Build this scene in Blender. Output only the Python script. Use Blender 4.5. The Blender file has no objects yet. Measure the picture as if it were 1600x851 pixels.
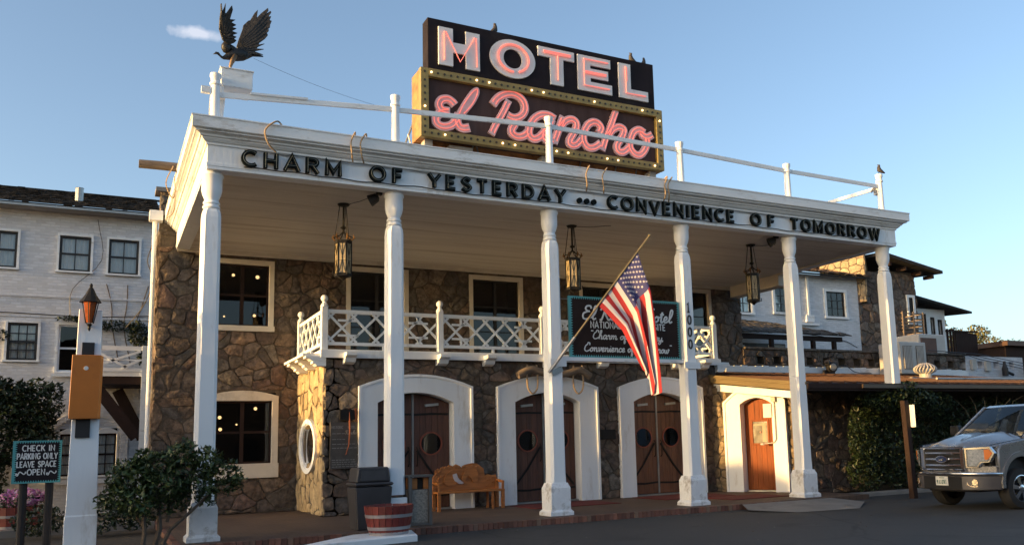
import bpy, math, random
from mathutils import Vector, Matrix, noise
from math import sin, cos, pi, radians as RD
R = random.Random(7)
S = bpy.context.scene
COL = S.collection

# ---------------------------------------------------------------- camera
cam_d = bpy.data.cameras.new('camera'); cam = bpy.data.objects.new('camera', cam_d); COL.objects.link(cam); S.camera = cam
_r = Vector((0.87553, -0.48213, -0.0305)); yaw, pit, rol = 0.50192, 0.14219, -0.03081
fw = Vector((sin(yaw)*cos(pit), cos(yaw)*cos(pit), sin(pit))); r0 = Vector((cos(yaw), -sin(yaw), 0)); u0 = r0.cross(fw)
rr = r0*cos(rol) + u0*sin(rol); uu = -r0*sin(rol) + u0*cos(rol)
mw = Matrix((rr, uu, -fw)).transposed().to_4x4(); mw.translation = Vector((-1.64193, -16.80474, 1.44048)); cam.matrix_world = mw
cam_d.sensor_width = 36.0; cam_d.lens = 1374.906/1600*36.0
cam_d.shift_x = -(906.964-800)/1600; cam_d.shift_y = (497.113-425.5)/1600
cam_d.clip_end = 3000; cam_d.clip_start = .05

# ---------------------------------------------------------------- sky, sun, exposure
SUN_EL, SUN_AZ = RD(5.6), RD(-90.7)          # azimuth from +Y towards +X
W = bpy.data.worlds.new('World'); S.world = W; W.use_nodes = True
nt = W.node_tree; nt.nodes.clear()
sky = nt.nodes.new('ShaderNodeTexSky'); sky.sky_type = 'NISHITA'; sky.sun_disc = False
sky.sun_elevation = SUN_EL; sky.sun_rotation = SUN_AZ; sky.altitude = 1000; sky.air_density = .8; sky.dust_density = 5.5; sky.ozone_density = 1.1
bg = nt.nodes.new('ShaderNodeBackground'); bg.inputs[1].default_value = .15
ow = nt.nodes.new('ShaderNodeOutputWorld')
# a small wisp of cloud low over the left of the roof
tc = nt.nodes.new('ShaderNodeTexCoord')
cd = Vector((0.07, 0.91, 0.42)).normalized()
dp = nt.nodes.new('ShaderNodeVectorMath'); dp.operation = 'SUBTRACT'; dp.inputs[1].default_value = cd
nt.links.new(tc.outputs['Generated'], dp.inputs[0])
mp = nt.nodes.new('ShaderNodeVectorMath'); mp.operation = 'MULTIPLY'; mp.inputs[1].default_value = (34, 34, 150)
nt.links.new(dp.outputs[0], mp.inputs[0])
ln = nt.nodes.new('ShaderNodeVectorMath'); ln.operation = 'LENGTH'; nt.links.new(mp.outputs[0], ln.inputs[0])
nz = nt.nodes.new('ShaderNodeTexNoise'); nz.inputs['Scale'].default_value = 60; nz.inputs['Detail'].default_value = 4
nt.links.new(tc.outputs['Generated'], nz.inputs['Vector'])
ma = nt.nodes.new('ShaderNodeMath'); ma.operation = 'MULTIPLY_ADD'; ma.inputs[1].default_value = 1.6; ma.inputs[2].default_value = -.8
nt.links.new(nz.outputs[0], ma.inputs[0])
sb = nt.nodes.new('ShaderNodeMath'); sb.operation = 'ADD'; nt.links.new(ln.outputs['Value'], sb.inputs[0]); nt.links.new(ma.outputs[0], sb.inputs[1])
mr = nt.nodes.new('ShaderNodeMapRange'); mr.inputs[1].default_value = 1.0; mr.inputs[2].default_value = .35; mr.inputs[3].default_value = 0; mr.inputs[4].default_value = .22
nt.links.new(sb.outputs[0], mr.inputs[0])
mx = nt.nodes.new('ShaderNodeMixRGB'); mx.inputs[2].default_value = (5.2, 4.6, 4.3, 1)
nt.links.new(mr.outputs[0], mx.inputs[0]); nt.links.new(sky.outputs[0], mx.inputs[1])
nt.links.new(mx.outputs[0], bg.inputs[0]); nt.links.new(bg.outputs[0], ow.inputs[0])
sd = bpy.data.lights.new('sun', 'SUN'); sd.energy = 2.5; sd.angle = RD(.5); sd.color = (1, .61, .22)
sun = bpy.data.objects.new('sun', sd); COL.objects.link(sun)
sdir = Vector((sin(SUN_AZ)*cos(SUN_EL), cos(SUN_AZ)*cos(SUN_EL), sin(SUN_EL)))
sun.rotation_euler = sdir.to_track_quat('Z', 'Y').to_euler()
S.view_settings.view_transform = 'Standard'; S.view_settings.look = 'None'; S.view_settings.gamma = 1
S.view_settings.exposure = 1.62
S.render.engine = 'CYCLES'

# ---------------------------------------------------------------- materials
MT = {}
def M(name, col, rough=.6, metal=0., var=.18, scale=2.5, bump=0., bscale=30., rand=0., dirt=None, damt=.3, dscale=1.2,
      stretch=(1, 1, 1), emit=None, estr=1., alt=None, spec=.5, isl=False, brick=None, coat=0.):
    if name in MT: return MT[name]
    m = bpy.data.materials.new(name); m.use_nodes = True; t = m.node_tree; N = t.nodes; L = t.links
    b = N['Principled BSDF']; b.inputs['Roughness'].default_value = rough; b.inputs['Metallic'].default_value = metal
    b.inputs['Specular IOR Level'].default_value = spec; b.inputs['Coat Weight'].default_value = coat
    c4 = (*col, 1)
    if emit:
        b.inputs['Base Color'].default_value = c4; b.inputs['Emission Color'].default_value = (*emit, 1); b.inputs['Emission Strength'].default_value = estr
        MT[name] = m; return m
    tc = N.new('ShaderNodeTexCoord'); mp = N.new('ShaderNodeMapping'); mp.inputs['Scale'].default_value = stretch
    L.new(tc.outputs['Object'], mp.inputs['Vector']); V = mp.outputs[0]
    n1 = N.new('ShaderNodeTexNoise'); n1.inputs['Scale'].default_value = scale; n1.inputs['Detail'].default_value = 6; n1.inputs['Roughness'].default_value = .6
    L.new(V, n1.inputs['Vector'])
    r1 = N.new('ShaderNodeMapRange'); r1.inputs[1].default_value = .3; r1.inputs[2].default_value = .7
    r1.inputs[3].default_value = 1-var; r1.inputs[4].default_value = 1+var; L.new(n1.outputs[0], r1.inputs[0])
    src = None
    base = N.new('ShaderNodeRGB'); base.outputs[0].default_value = c4; cur = base.outputs[0]
    if rand or alt:
        oi = N.new('ShaderNodeObjectInfo'); val = oi.outputs['Random']
        if isl:
            ge = N.new('ShaderNodeNewGeometry'); ad = N.new('ShaderNodeMath'); ad.operation = 'ADD'
            L.new(val, ad.inputs[0]); L.new(ge.outputs['Random Per Island'], ad.inputs[1])
            fr = N.new('ShaderNodeMath'); fr.operation = 'FRACT'; L.new(ad.outputs[0], fr.inputs[0]); val = fr.outputs[0]
        if alt:
            cr = N.new('ShaderNodeValToRGB'); cr.color_ramp.interpolation = 'LINEAR'
            cols = [col] + list(alt); e = cr.color_ramp.elements
            e[0].position = 0; e[0].color = (*cols[0], 1); e[1].position = 1; e[1].color = (*cols[-1], 1)
            for i, cc in enumerate(cols[1:-1]):
                k = e.new((i+1)/(len(cols)-1)); k.color = (*cc, 1)
            L.new(val, cr.inputs[0]); cur = cr.outputs[0]
        if rand:
            w = N.new('ShaderNodeTexWhiteNoise'); w.noise_dimensions = '1D'; L.new(val, w.inputs['W'])
            mrr = N.new('ShaderNodeMapRange'); mrr.inputs[3].default_value = 1-rand; mrr.inputs[4].default_value = 1+rand; L.new(w.outputs[0], mrr.inputs[0])
            vm = N.new('ShaderNodeVectorMath'); vm.operation = 'SCALE'; L.new(cur, vm.inputs[0]); L.new(mrr.outputs[0], vm.inputs['Scale']); cur = vm.outputs[0]
    hgt = None
    if brick:
        bw, bh, bc = brick
        bk = N.new('ShaderNodeTexBrick'); bk.inputs['Scale'].default_value = 1; bk.inputs['Brick Width'].default_value = bw; bk.inputs['Row Height'].default_value = bh
        bk.inputs['Mortar Size'].default_value = .012; bk.inputs['Mortar Smooth'].default_value = .3
        bk.inputs['Color1'].default_value = (1, 1, 1, 1); bk.inputs['Color2'].default_value = (.8, .8, .8, 1); bk.inputs['Mortar'].default_value = (bc, bc, bc, 1)
        sp = N.new('ShaderNodeSeparateXYZ'); L.new(tc.outputs['Object'], sp.inputs[0]); cb = N.new('ShaderNodeCombineXYZ')
        L.new(sp.outputs[0], cb.inputs[0]); L.new(sp.outputs[1 if name.startswith('ground') else 2], cb.inputs[1]); L.new(cb.outputs[0], bk.inputs['Vector'])
        mm = N.new('ShaderNodeMixRGB'); mm.blend_type = 'MULTIPLY'; mm.inputs[0].default_value = 1; L.new(cur, mm.inputs[1]); L.new(bk.outputs[0], mm.inputs[2]); cur = mm.outputs[0]
        hgt = bk.outputs['Fac']
    sc = N.new('ShaderNodeVectorMath'); sc.operation = 'SCALE'; L.new(cur, sc.inputs[0]); L.new(r1.outputs[0], sc.inputs['Scale']); cur = sc.outputs[0]
    if dirt:
        n3 = N.new('ShaderNodeTexNoise'); n3.inputs['Scale'].default_value = dscale; n3.inputs['Detail'].default_value = 9; n3.inputs['Roughness'].default_value = .72
        L.new(V, n3.inputs['Vector'])
        r3 = N.new('ShaderNodeMapRange'); r3.inputs[1].default_value = .62-damt*.3; r3.inputs[2].default_value = .82-damt*.3; L.new(n3.outputs[0], r3.inputs[0])
        md = N.new('ShaderNodeMixRGB'); md.inputs[2].default_value = (*dirt, 1); L.new(r3.outputs[0], md.inputs[0]); L.new(cur, md.inputs[1]); cur = md.outputs[0]
    L.new(cur, b.inputs['Base Color'])
    rm = N.new('ShaderNodeMapRange'); rm.inputs[3].default_value = max(rough-.12, .02); rm.inputs[4].default_value = min(rough+.12, 1); L.new(n1.outputs[0], rm.inputs[0]); L.new(rm.outputs[0], b.inputs['Roughness'])
    if bump or hgt:
        n2 = N.new('ShaderNodeTexNoise'); n2.inputs['Scale'].default_value = bscale; n2.inputs['Detail'].default_value = 5; L.new(V, n2.inputs['Vector'])
        bp = N.new('ShaderNodeBump'); bp.inputs['Strength'].default_value = 1; bp.inputs['Distance'].default_value = max(bump, .004)
        if hgt:
            sm = N.new('ShaderNodeMath'); sm.operation = 'MULTIPLY_ADD'; sm.inputs[1].default_value = -1.5; L.new(hgt, sm.inputs[0]); L.new(n2.outputs[0], sm.inputs[2]); L.new(sm.outputs[0], bp.inputs['Height'])
        else: L.new(n2.outputs[0], bp.inputs['Height'])
        L.new(bp.outputs[0], b.inputs['Normal'])
    MT[name] = m; return m
def cracks(m):
    t = m.node_tree; N = t.nodes; L = t.links; b = N['Principled BSDF']; src = b.inputs['Base Color'].links[0].from_socket
    tc = N.new('ShaderNodeTexCoord'); nz = N.new('ShaderNodeTexNoise'); nz.inputs['Scale'].default_value = 1.3; nz.inputs['Detail'].default_value = 5
    L.new(tc.outputs['Object'], nz.inputs['Vector']); mx = N.new('ShaderNodeMixRGB'); mx.inputs[0].default_value = .22; L.new(tc.outputs['Object'], mx.inputs[1]); L.new(nz.outputs['Color'], mx.inputs[2])
    v = N.new('ShaderNodeTexVoronoi'); v.feature = 'DISTANCE_TO_EDGE'; v.inputs['Scale'].default_value = .42; L.new(mx.outputs[0], v.inputs['Vector'])
    r = N.new('ShaderNodeMapRange'); r.inputs[1].default_value = .003; r.inputs[2].default_value = .012; r.inputs[3].default_value = .75; r.inputs[4].default_value = 0; L.new(v.outputs['Distance'], r.inputs[0])
    n2 = N.new('ShaderNodeTexNoise'); n2.inputs['Scale'].default_value = .25; n2.inputs['Detail'].default_value = 3; L.new(tc.outputs['Object'], n2.inputs['Vector'])
    r2 = N.new('ShaderNodeMapRange'); r2.inputs[1].default_value = .45; r2.inputs[2].default_value = .6; L.new(n2.outputs[0], r2.inputs[0])
    mu = N.new('ShaderNodeMath'); mu.operation = 'MULTIPLY'; L.new(r.outputs[0], mu.inputs[0]); L.new(r2.outputs[0], mu.inputs[1])
    m2 = N.new('ShaderNodeMixRGB'); m2.inputs[2].default_value = (.008, .008, .009, 1); L.new(mu.outputs[0], m2.inputs[0]); L.new(src, m2.inputs[1])
    n3 = N.new('ShaderNodeTexNoise'); n3.inputs['Scale'].default_value = .9; n3.inputs['Detail'].default_value = 2; L.new(tc.outputs['Object'], n3.inputs['Vector'])
    r3 = N.new('ShaderNodeMapRange'); r3.inputs[1].default_value = .62; r3.inputs[2].default_value = .70; r3.inputs[4].default_value = .55; L.new(n3.outputs[0], r3.inputs[0])
    m3 = N.new('ShaderNodeMixRGB'); m3.inputs[2].default_value = (.018, .017, .017, 1); L.new(r3.outputs[0], m3.inputs[0]); L.new(m2.outputs[0], m3.inputs[1]); L.new(m3.outputs[0], b.inputs['Base Color'])
def glass(name, tint=(.75, .8, .82), refl=.10, rough=.02, trans=.9):
    m = bpy.data.materials.new(name); m.use_nodes = True; t = m.node_tree; N = t.nodes; L = t.links; N.clear()
    o = N.new('ShaderNodeOutputMaterial'); mix = N.new('ShaderNodeMixShader'); tr = N.new('ShaderNodeBsdfTransparent'); gl = N.new('ShaderNodeBsdfGlossy')
    tr.inputs[0].default_value = (*[c*trans for c in tint], 1); gl.inputs['Roughness'].default_value = rough
    fr = N.new('ShaderNodeFresnel'); fr.inputs[0].default_value = 1.5; ad = N.new('ShaderNodeMath'); ad.operation = 'ADD'; ad.inputs[1].default_value = refl
    n = N.new('ShaderNodeTexNoise'); n.inputs['Scale'].default_value = 1.4; bp = N.new('ShaderNodeBump'); bp.inputs['Distance'].default_value = .0015; tc = N.new('ShaderNodeTexCoord')
    L.new(tc.outputs['Object'], n.inputs['Vector']); L.new(n.outputs[0], bp.inputs['Height']); L.new(bp.outputs[0], gl.inputs['Normal'])
    L.new(fr.outputs[0], ad.inputs[0]); L.new(ad.outputs[0], mix.inputs[0]); L.new(tr.outputs[0], mix.inputs[1]); L.new(gl.outputs[0], mix.inputs[2]); L.new(mix.outputs[0], o.inputs[0])
    return m
white = M('white_paint', (.84, .86, .88), .55, var=.05, scale=1.5, bump=.003, bscale=14, stretch=(1, 1, .25), dirt=(.52, .48, .42), damt=.16, dscale=2.6)
white2 = M('white_paint_old', (.80, .82, .83), .6, var=.08, scale=2.5, bump=.004, bscale=16, dirt=(.36, .32, .27), damt=.24, dscale=3.5, stretch=(.35, .35, 1))
cream = M('cream_paint', (.68, .62, .52), .6, var=.08, bump=.002, bscale=20, dirt=(.4, .35, .28), damt=.15)
stone = M('field_stone', (.15, .105, .075), .9, var=.5, scale=7, bump=.06, bscale=8, rand=.28, isl=True,
          alt=[(.18, .135, .098), (.165, .105, .073), (.11, .095, .085), (.17, .143, .115), (.145, .093, .074), (.122, .103, .086)], dirt=(.06, .048, .038), damt=.5, dscale=5)
mortar = M('mortar', (.105, .083, .062), .95, var=.3, scale=9, bump=.02, bscale=40)
soffitm = M('soffit_boards', (.68, .63, .56), .7, var=.08, scale=1.2, bump=.003, bscale=20, stretch=(.2, 4, 1), dirt=(.45, .38, .31), damt=.42, dscale=.8)
wood_d = M('door_wood', (.105, .042, .026), .5, var=.35, scale=3, bump=.003, bscale=18, stretch=(6, 6, .5), rand=.12)
wood_r = M('varnished_wood', (.24, .065, .018), .6, var=.35, scale=3, bump=.003, bscale=18, stretch=(6, 6, .5), spec=.2)
oak = M('bench_wood', (.40, .14, .032), .45, var=.3, scale=3, bump=.006, bscale=10, stretch=(.6, 5, 5))
iron = M('black_iron', (.02, .018, .016), .55, metal=.6, var=.3, bump=.002)
blackp = M('black_paint', (.018, .016, .016), .5, var=.25)
darkbrown = M('dark_brown_paint', (.032, .019, .016), .7, var=.25, bump=.002, spec=.15)
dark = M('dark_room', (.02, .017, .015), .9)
grey = M('grey_metal', (.38, .38, .37), .4, metal=.7, var=.2, bump=.002)
lightgrey = M('beige_metal', (.50, .47, .43), .5, var=.12, dirt=(.28, .2, .14), damt=.25)
gold = M('gold_sign_paint', (.33, .235, .07), .45, var=.22, scale=5, dirt=(.16, .09, .03), damt=.2, dscale=4)
rust = M('rusty_metal', (.42, .20, .07), .7, var=.4, scale=4, bump=.004, dirt=(.18, .07, .03), damt=.45, dscale=3)
signblack = M('sign_black', (.022, .017, .02), .75, var=.3, scale=2, spec=.12, dirt=(.04, .035, .035), damt=.2)
signbrown = M('sign_brown', (.085, .052, .048), .8, spec=.1, var=.2, scale=1.2, stretch=(4, 1, .5))
letwhite = M('letter_white', (.80, .79, .78), .5, var=.08, dirt=(.35, .28, .25), damt=.15)
letglow = M('letter_painted_glow', (.80, .52, .50), .5, var=.12, scale=4, dirt=(.5, .2, .16), damt=.15)  # script faces tinted pink, glow of the neon tubes painted into the colour
letdark = M('letter_dark_green', (.006, .010, .011), .8, var=.3, spec=.1)
neon = M('neon_tube', (.9, .3, .25), .3, emit=(1.0, .20, .15), estr=.24)
bulbm = M('lit_bulb', (.9, .8, .6), .3, emit=(1.0, .66, .30), estr=1.3)
bulboff = M('bulb_off', (.05, .035, .015), .4)
roombulb = M('room_bulb', (.9, .8, .6), .3, emit=(1.0, .60, .25), estr=1.0)
teal = M('teal_paint', (.10, .36, .36), .5, var=.15)
chalk = M('white_lettering', (.72, .72, .70), .6, var=.06)
gl = glass('window_glass', (.8, .82, .83), .0, .01)
gl2 = glass('window_glass_far', (.97, .98, .98), .03, .02, trans=.98)
curt = M('curtain', (.85, .85, .83), .8, var=.1)
leafm = M('leaves', (.024, .043, .013), .45, var=.3, scale=3, isl=True, rand=.35, alt=[(.055, .085, .022), (.026, .048, .016), (.085, .11, .03)])
leafd = M('ivy_leaves', (.016, .030, .010), .5, var=.3, scale=3, isl=True, rand=.35, alt=[(.024, .042, .014), (.011, .022, .009), (.036, .054, .014)])
leafy = M('autumn_leaves', (.13, .12, .03), .6, var=.3, scale=3, isl=True, rand=.35, alt=[(.09, .10, .03), (.20, .14, .04)])
bark = M('bark', (.10, .075, .055), .9, var=.3, scale=10, bump=.01)
red = M('barrel_red', (.15, .022, .018), .55, var=.25, scale=3, bump=.003, stretch=(6, 6, .6), rand=.15)
hoop = M('barrel_hoop', (.30, .29, .30), .5, metal=.3, var=.2)
binm = M('bin_plastic', (.045, .042, .045), .5, var=.2)
aggr = M('pebble_panel', (.24, .22, .19), .85, var=.5, scale=26, bump=.01, bscale=50)
asph = M('asphalt', (.038, .036, .035), .85, var=.22, scale=.7, bump=.006, bscale=70, dirt=(.055, .054, .052), damt=.2, dscale=.5)
cracks(asph)
conc = M('concrete', (.21, .19, .17), .85, var=.2, scale=1.5, bump=.004, dirt=(.1, .09, .08), damt=.3)
brickp = M('ground_brick', (.12, .074, .05), .8, var=.3, scale=1.5, bump=.005, brick=(.22, .11, .55), dirt=(.08, .05, .04), damt=.4)
brickk = M('kerb_brick', (.16, .065, .045), .85, var=.3, scale=6, rand=.3, alt=[(.20, .09, .06), (.12, .055, .04), (.17, .11, .075)], bump=.006)
soil = M('soil', (.05, .04, .03), .95, var=.3, bump=.03, bscale=12)
matred = M('red_mat', (.12, .012, .014), .95, var=.2, bump=.004, bscale=80)
wbrick = M('white_brick', (.74, .75, .78), .7, var=.04, scale=3, bump=.008, bscale=12, brick=(.24, .085, .86), dirt=(.50, .49, .48), damt=.12, dscale=5)
shing = M('old_shingles', (.026, .022, .019), .9, var=.4, scale=5, bump=.03, bscale=9, brick=(.3, .16, .3), dirt=(.07, .06, .05), damt=.2, dscale=6, rand=.3, isl=True)
roofmet = M('brown_metal_roof', (.10, .052, .036), .5, metal=.2, var=.2, dirt=(.1, .05, .035), damt=.3)
fasc = M('brown_fascia', (.17, .125, .06), .6, var=.2, bump=.003, stretch=(.4, .4, 5))
orange = M('orange_box_paint', (.50, .155, .018), .5, var=.08, dirt=(.35, .1, .02), damt=.15)
amber = M('amber_glass', (.33, .07, .012), .25, var=.3, scale=9)
bronze = M('dark_bronze', (.030, .028, .026), .48, metal=.35, var=.4, scale=9, bump=.012, bscale=20)
flagred = M('flag_red', (.33, .02, .028), .8, var=.06); flagwhite = M('flag_white', (.52, .50, .54), .8, var=.04); flagblue = M('flag_blue', (.045, .045, .16), .8, var=.06)
brassm = M('brass_pole', (.38, .28, .14), .35, metal=.7, var=.2)
wood_g = M('grey_wood', (.20, .15, .11), .9, var=.35, scale=4, bump=.01, stretch=(.5, 4, 4))
lampgl = M('lantern_glass', (.40, .32, .19), .4, var=.25, scale=7)
rope = M('rope', (.38, .27, .17), .9, var=.2)
tan = M('tan_wall', (.45, .34, .24), .8, var=.12)
pink = M('pink_petals', (.55, .22, .34), .6, isl=True, rand=.3, var=.1, alt=[(.42, .12, .35), (.6, .4, .45)])
slate = M('engraved_slate', (.085, .072, .062), .7, var=.3, scale=5, bump=.003)
faint = M('worn_lettering', (.24, .22, .20), .8, var=.2)
copper = M('copper_axe', (.40, .12, .05), .35, metal=.7, var=.3)

# ---------------------------------------------------------------- geometry helpers
WL = {}
def wl(o): return WL.get(o.name, Vector((0, 0, 0))) if o else Vector((0, 0, 0))
def tag(o, label=None, cat=None, group=None, kind=None):
    if label: o['label'] = label
    if cat: o['category'] = cat
    if group: o['group'] = group
    if kind: o['kind'] = kind
    return o
def thing(name, loc, label, cat, group=None, rz=0.):
    o = bpy.data.objects.new(name, None); COL.objects.link(o); o.location = loc; o.rotation_euler = (0, 0, rz); o.empty_display_size = .2
    WL[o.name] = Vector(loc); return tag(o, label, cat, group)
NOSPLIT = {'lettering_line', 'lettering', 'stars', 'foliage', 'flower_leaves', 'plate_numbers', 'badge_script', 'sawtooth_border', 'leading', 'soffit', 'cage_top', 'crown_scroll', 'foot_scroll', 'louvre_frame', 'tail'}
class MB:
    def __init__(s): s.v = []; s.f = []; s.m = []; s.c = 0
    def add(s, vs, fs):
        o = len(s.v); s.v += [tuple(p) for p in vs]; s.f += [tuple(i+o for i in f) for f in fs]; s.m += [s.c]*len(fs); return s
    def box(s, x0, x1, y0, y1, z0, z1):
        return s.add([(x0, y0, z0), (x1, y0, z0), (x1, y1, z0), (x0, y1, z0), (x0, y0, z1), (x1, y0, z1), (x1, y1, z1), (x0, y1, z1)],
                     [(3, 2, 1, 0), (4, 5, 6, 7), (0, 1, 5, 4), (1, 2, 6, 5), (2, 3, 7, 6), (3, 0, 4, 7)])
    def bar(s, p, q, w, h, up=(0, 0, 1)):
        p = Vector(p); q = Vector(q); d = (q-p).normalized(); a = d.cross(Vector(up))
        if a.length < 1e-4: a = d.cross(Vector((1, 0, 0)))
        a.normalize(); b = a.cross(d).normalized(); a *= w/2; b *= h/2
        vs = [p-a-b, p+a-b, p+a+b, p-a+b, q-a-b, q+a-b, q+a+b, q-a+b]
        return s.add(vs, [(3, 2, 1, 0), (4, 5, 6, 7), (0, 1, 5, 4), (1, 2, 6, 5), (2, 3, 7, 6), (3, 0, 4, 7)])
    def tube(s, pts, r, n=8, flat=None, closed=False):
        pts = [Vector(p) for p in pts]; k = len(pts); rs = r if isinstance(r, (list, tuple)) else [r]*k
        ref = Vector((0, 0, 1)); vs = []; prev = None
        for i, p in enumerate(pts):
            a = pts[(i-1) % k] if (closed or i > 0) else p; b = pts[(i+1) % k] if (closed or i < k-1) else p
            d = (b-a).normalized() if (b-a).length > 1e-9 else Vector((0, 0, 1))
            if prev is None:
                x = d.cross(ref)
                if x.length < .05: x = d.cross(Vector((1, 0, 0)))
            else: x = prev - d*prev.dot(d)
            if x.length < 1e-6: x = d.orthogonal()
            x.normalize(); y = d.cross(x); prev = x
            for j in range(n):
                t = 2*pi*j/n; o = x*cos(t)*rs[i] + y*sin(t)*rs[i]
                if flat: nn = Vector(flat[0]); o = o - nn*o.dot(nn)*(1-flat[1])
                vs.append(p+o)
        fs = [(i*n+j, i*n+(j+1) % n, ((i+1) % k)*n+(j+1) % n, ((i+1) % k)*n+j) for i in range(k if closed else k-1) for j in range(n)]
        if not closed: fs += [tuple(range(n))[::-1], tuple(range((k-1)*n, k*n))]
        return s.add(vs, fs)
    def lathe(s, prof, c, n=16, ax=(0, 0, 1), cap=True):
        c = Vector(c); z = Vector(ax).normalized(); x = z.orthogonal().normalized() if abs(z.z) < .99 else Vector((1, 0, 0)); y = z.cross(x); vs = []
        for r, h in prof:
            for j in range(n): t = 2*pi*(j+.5)/n; vs.append(c + z*h + x*cos(t)*r + y*sin(t)*r)
        k = len(prof); fs = [(i*n+j, i*n+(j+1) % n, (i+1)*n+(j+1) % n, (i+1)*n+j) for i in range(k-1) for j in range(n)]
        if cap: fs += [tuple(range(n))[::-1], tuple(range((k-1)*n, k*n))]
        return s.add(vs, fs)
    def ball(s, c, r, n=10, sx=1, sy=1, sz=1):
        c = Vector(c); vs = [c+Vector((0, 0, -r*sz))]; m = max(n//2, 3)
        for i in range(1, m):
            a = -pi/2+pi*i/m
            for j in range(n): t = 2*pi*j/n; vs.append(c+Vector((cos(a)*cos(t)*r*sx, cos(a)*sin(t)*r*sy, sin(a)*r*sz)))
        vs.append(c+Vector((0, 0, r*sz))); e = len(vs)-1
        fs = [(0, 1+(j+1) % n, 1+j) for j in range(n)] + [(1+i*n+j, 1+i*n+(j+1) % n, 1+(i+1)*n+(j+1) % n, 1+(i+1)*n+j) for i in range(m-2) for j in range(n)]
        fs += [(e, 1+(m-2)*n+j, 1+(m-2)*n+(j+1) % n) for j in range(n)]
        return s.add(vs, fs)
    def prism(s, poly, fn, d0, d1):
        k = len(poly); a = sum(poly[i][0]*poly[(i+1) % k][1]-poly[(i+1) % k][0]*poly[i][1] for i in range(k))
        if a < 0: poly = poly[::-1]
        vs = [fn(u, v, d0) for u, v in poly] + [fn(u, v, d1) for u, v in poly]
        return s.add(vs, [tuple(range(k))[::-1], tuple(range(k, 2*k))] + [(i, (i+1) % k, k+(i+1) % k, k+i) for i in range(k)])
    def ribbon(s, pts, w, fn, d0, d1, closed=False, ramp=0.):
        pts = [Vector(p) for p in pts]; k = len(pts); Lp = []; Rp = []; ws = w if isinstance(w, (list, tuple)) else [w]*k
        for i, p in enumerate(pts):
            a = pts[(i-1) % k] if (closed or i > 0) else None; b = pts[(i+1) % k] if (closed or i < k-1) else None
            d1_ = (p-a).normalized() if a is not None else None; d2_ = (b-p).normalized() if b is not None else None
            if d1_ is None: d1_ = d2_
            if d2_ is None: d2_ = d1_
            n1 = Vector((-d1_.y, d1_.x)); n2 = Vector((-d2_.y, d2_.x)); n = (n1+n2)
            if n.length < .2: n = n1.copy()
            n.normalize(); c = max(n.dot(n1), .5); o = n*(ws[i]/2/c); Lp.append(p+o); Rp.append(p-o)
        vs = []
        for i in range(k):
            e = ramp*i/max(k-1, 1)
            vs += [fn(Lp[i].x, Lp[i].y, d1+e), fn(Rp[i].x, Rp[i].y, d1+e), fn(Lp[i].x, Lp[i].y, d0), fn(Rp[i].x, Rp[i].y, d0)]
        fs = []
        for i in range(k if closed else k-1):
            a = 4*i; b = 4*((i+1) % k); fs += [(a, a+1, b+1, b), (a+2, a, b, b+2), (a+1, a+3, b+3, b+1), (a+3, a+2, b+2, b+3)]
        if not closed: fs += [(0, 2, 3, 1), (4*k-4, 4*k-3, 4*k-1, 4*k-2)]
        return s.add(vs, fs)
    def build(s, name, mats, parent=None, smooth=False, bev=0., **kw):
        if parent and not kw.get('kind') and name not in NOSPLIT and len(s.f) < 4000:
            par = list(range(len(s.v)))
            def find(a):
                while par[a] != a: par[a] = par[par[a]]; a = par[a]
                return a
            for f in s.f:
                r_ = find(f[0])
                for i in f[1:]: par[find(i)] = r_
            comp = {}
            for f, mi in zip(s.f, s.m): comp.setdefault(find(f[0]), []).append((f, mi))
            if 1 < len(comp) < 80:
                gs = []
                for fs in comp.values():
                    ids = {i for f, _ in fs for i in f}; lo = [min(s.v[i][k] for i in ids)-.012 for k in range(3)]; hi = [max(s.v[i][k] for i in ids)+.012 for k in range(3)]
                    new = [lo, hi, list(fs)]; changed = True
                    while changed:
                        changed = False
                        for g in gs:
                            if all(g[0][k] <= new[1][k] and new[0][k] <= g[1][k] for k in range(3)):
                                new = [[min(g[0][k], new[0][k]) for k in range(3)], [max(g[1][k], new[1][k]) for k in range(3)], g[2]+new[2]]; gs.remove(g); changed = True; break
                    gs.append(new)
                if len(gs) > 1:
                    out = None
                    for g in gs:
                        ids = sorted({i for f, _ in g[2] for i in f}); mp_ = {i: k for k, i in enumerate(ids)}; q = MB()
                        q.v = [s.v[i] for i in ids]; q.f = [tuple(mp_[i] for i in f) for f, _ in g[2]]; q.m = [mi for _, mi in g[2]]
                        o_ = q.build(name, mats, parent, smooth, bev, **kw); out = out or o_
                    return out
        o0 = wl(parent); me = bpy.data.meshes.new(name); me.from_pydata([tuple(Vector(p)-o0) for p in s.v], [], s.f); 
        mats = mats if isinstance(mats, (list, tuple)) else [mats]
        for m in mats: me.materials.append(m)
        if len(mats) > 1: me.polygons.foreach_set('material_index', s.m)
        if smooth:
            me.polygons.foreach_set('use_smooth', [True]*len(me.polygons)); 
            if smooth != 'all': me.set_sharp_from_angle(angle=RD(38))
        me.update(); o = bpy.data.objects.new(name, me); COL.objects.link(o)
        if parent: o.parent = parent
        WL[o.name] = o0
        if bev: 
            b = o.modifiers.new('bevel', 'BEVEL'); b.width = bev; b.segments = 1; b.limit_method = 'ANGLE'; b.angle_limit = RD(50)
        tag(o, kw.get('label'), kw.get('cat'), kw.get('group'), kw.get('kind')); return o
def part(name, mats, parent, fn, **kw):
    m = MB(); fn(m); return m.build(name, mats, parent, **kw)
def boxp(name, mat, parent, *b, **kw): return MB().box(*b).build(name, mat, parent, **kw)
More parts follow.
